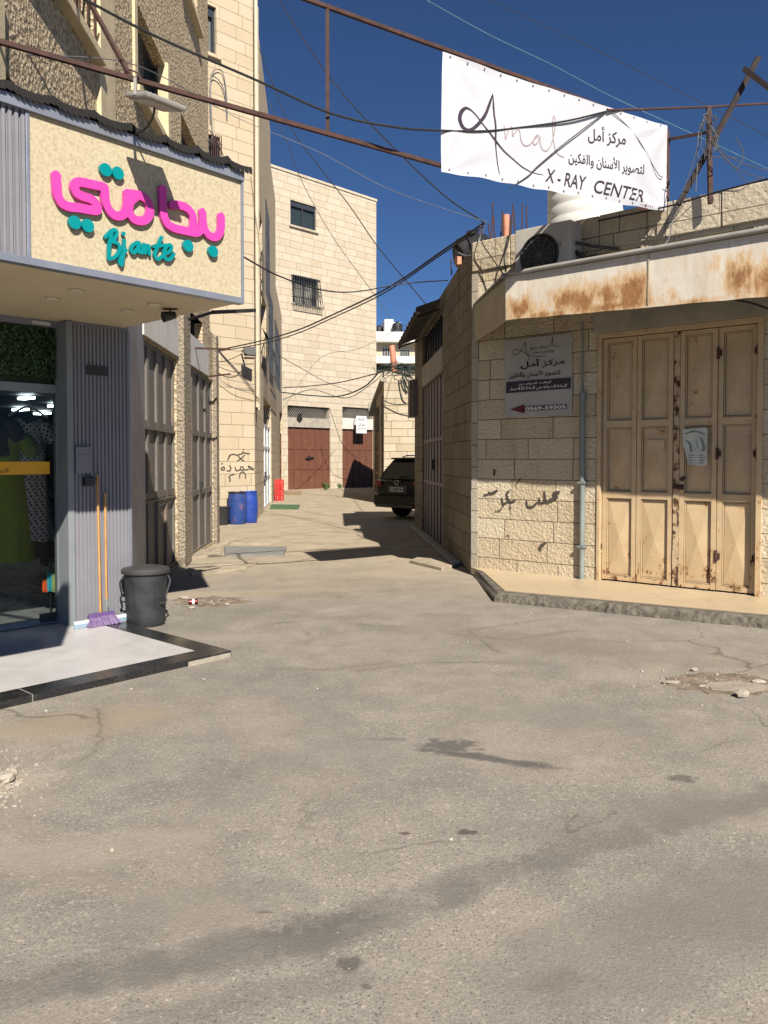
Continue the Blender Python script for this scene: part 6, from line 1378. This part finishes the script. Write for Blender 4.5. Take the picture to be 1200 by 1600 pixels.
cable('faint pale wire before the pale stone building', [(420, 160, 24), (445, 215, 25), (475, 290, 27), (520, 370, 29), (570, 440, 31), (610, 495, 33)], .012, 'cable_grey')
cable('thin wire from the roughcast wall under the rusty rail to the rebars', [(40, 85, 6.1), (185, 95, 7.5), (258, 122, 9), (331, 163, 12), (386, 191, 12.3), (499, 238, 12.4), (600, 292, 12.2), (690, 325, 11.8), (765, 348, 11.4)], .005, 'cable_grey')
cable('black cable leaving the canopy corner and sagging past the barred window', [(378, 400, 9), (433, 430, 10.5), (497, 452, 11.5), (553, 456, 12), (633, 443, 12.5), (700, 438, 12.2)], .010)
for k, (dy, r, lab) in enumerate(((0, .016, 'upper cable of the bundle rising from the flood lamp to the rebars'), (5, .012, 'lower cable of the bundle rising from the flood lamp to the rebars'))):
    cable(lab, [(337, 548+dy*.3, 19.6), (410, 532+dy, 19), (467, 515+dy, 18), (517, 493+dy, 17), (587, 460+dy, 15), (633, 433+dy*.8, 13.8), (683, 398+dy*.8, 12.6), (757, 348+dy, 11.5)], r)
cable('dark cable drooping from the alley wall to the low building, upper one', [(442, 606, 33), (487, 603, 32), (533, 597, 31), (583, 585, 29), (643, 570, 27.6)], .02)
cable('dark green cable bundle drooping across the alley, lower one', [(440, 613, 33), (487, 618, 32), (530, 619, 31), (568, 605, 29.5), (592, 582, 28.2)], .026, 'cable_green')
cable('lowest thin cable crossing the alley before the brown doors', [(443, 624, 33), (487, 609, 32), (540, 622, 31), (580, 600, 29.5), (600, 582, 28)], .014)
cable('thin cable from the alley grille down to the pale wall', [(436, 556, 30), (470, 575, 33), (510, 597, 36), (550, 612, 40)], .012)
cable('thin cable slanting over the pale wall to the low roof', [(441, 640, 33), (500, 560, 34), (560, 545, 33), (620, 515, 31), (690, 478, 17)], .010, 'cable_grey')
cable('wire hanging from the transom down to the right brown door', [(515, 638, 40.5), (523, 662, 40.8), (533, 690, 41.3), (545, 706, 42), (559, 716, 43)], .014)
cable('lead of the square flood lamp looping along the stone wall', [(337, 566, 19.3), (355, 563, 19.3), (372, 556, 19.4), (384, 548, 19.6)], .010)
for k, (y0, y1, lab) in enumerate(((570, 568, 'first wire along the smooth stone wall below the flood lamp'), (588, 601, 'second wire along the smooth stone wall below the flood lamp'), (596, 616, 'third wire along the smooth stone wall, slanting most'))):
    cable(lab, [(337, y0, 19.5), (367, (y0*.5+y1*.5)+1, 19.7), (397, y1, 20.1)], .007, 'cable_grey')
cable('dark cable on the gable of the low building behind the car', [(598, 625, 27.8), (612, 631, 27.8), (628, 632, 27.7), (645, 630, 27.6)], .02)
cable('loose cable looped over the edge of the corner roof', [(716, 395, 11.6), (730, 400, 11), (742, 392, 10.9), (757, 352, 11.2)], .012, 'cable_grey')
cable('cable hanging from the roof corner down the rough parapet', [(757, 350, 10.6), (752, 375, 10.6), (768, 402, 10.5), (788, 430, 10.3)], .008)
cable('second cable hanging over the rough parapet beside the air conditioner', [(798, 340, 10.5), (795, 375, 10.4), (788, 400, 10.4), (790, 425, 10.3)], .010)
cable('cable running along the top of the right parapet', [(935, 345, 9.6), (1045, 322, 8.95), (1120, 300, 8.55), (1230, 272, 8.0)], .010)
cable('lead drooping from the right parapet to the awning roof', [(1055, 320, 9.0), (1050, 348, 8.9), (1042, 378, 8.75), (1010, 398, 8.7), (960, 402, 8.9)], .006, 'cable_grey')
cable('black cable sagging under the awning above the tan doors', [(1085, 468, 7.9), (1130, 466, 7.75), (1175, 474, 7.6), (1215, 488, 7.5)], .012)
bw = lambda x, y: B2F.p(*B2F.uz(x, y, .06), .06)
cable('grey wires coiled on the tall stone wall above the canopy', [bw(*q) for q in ((329, 190), (328, 150), (330, 118), (340, 108), (349, 116), (354, 150), (355, 185), (352, 150), (344, 128), (332, 120), (329, 140), (331, 190), (333, 225))], .012, 'cable_grey')
ct = MB()
random.seed(21)
for k in range(5):
    a, b = random.uniform(1090, 1115), random.uniform(175, 215); pts = [P(1109, random.uniform(168, 215), 8.6)]
    for s_ in range(4): pts.append(P(1109+(s_+1)*random.uniform(-8, 12), 180+random.uniform(0, 75), 8.5+random.uniform(-.1, .2)))
    ct.tube(smooth([tuple(p) for p in pts], 5), .005, 5)
for (p, r) in (([(1108, 170), (1092, 205), (1090, 250), (1087, 300)], .006), ([(1105, 175), (1094, 215), (1078, 270), (1062, 314)], .005), ([(1112, 222), (1135, 250), (1165, 270), (1230, 290)], .005), ([(1112, 222), (1140, 245), (1180, 262), (1230, 272)], .005), ([(1116, 228), (1150, 265), (1168, 285), (1195, 275)], .004), ([(1150, 215), (1162, 240), (1150, 262), (1128, 240)], .006)):
    ct.tube(smooth([tuple(P(x, y, 8.55)) for x, y in p], 6), r, 5)
tag(build('cable_tangle', ct, plain('dull grey cable', (.075, .075, .08), .6), loc=tuple(P(1110, 240, 8.6))), kind='stuff')
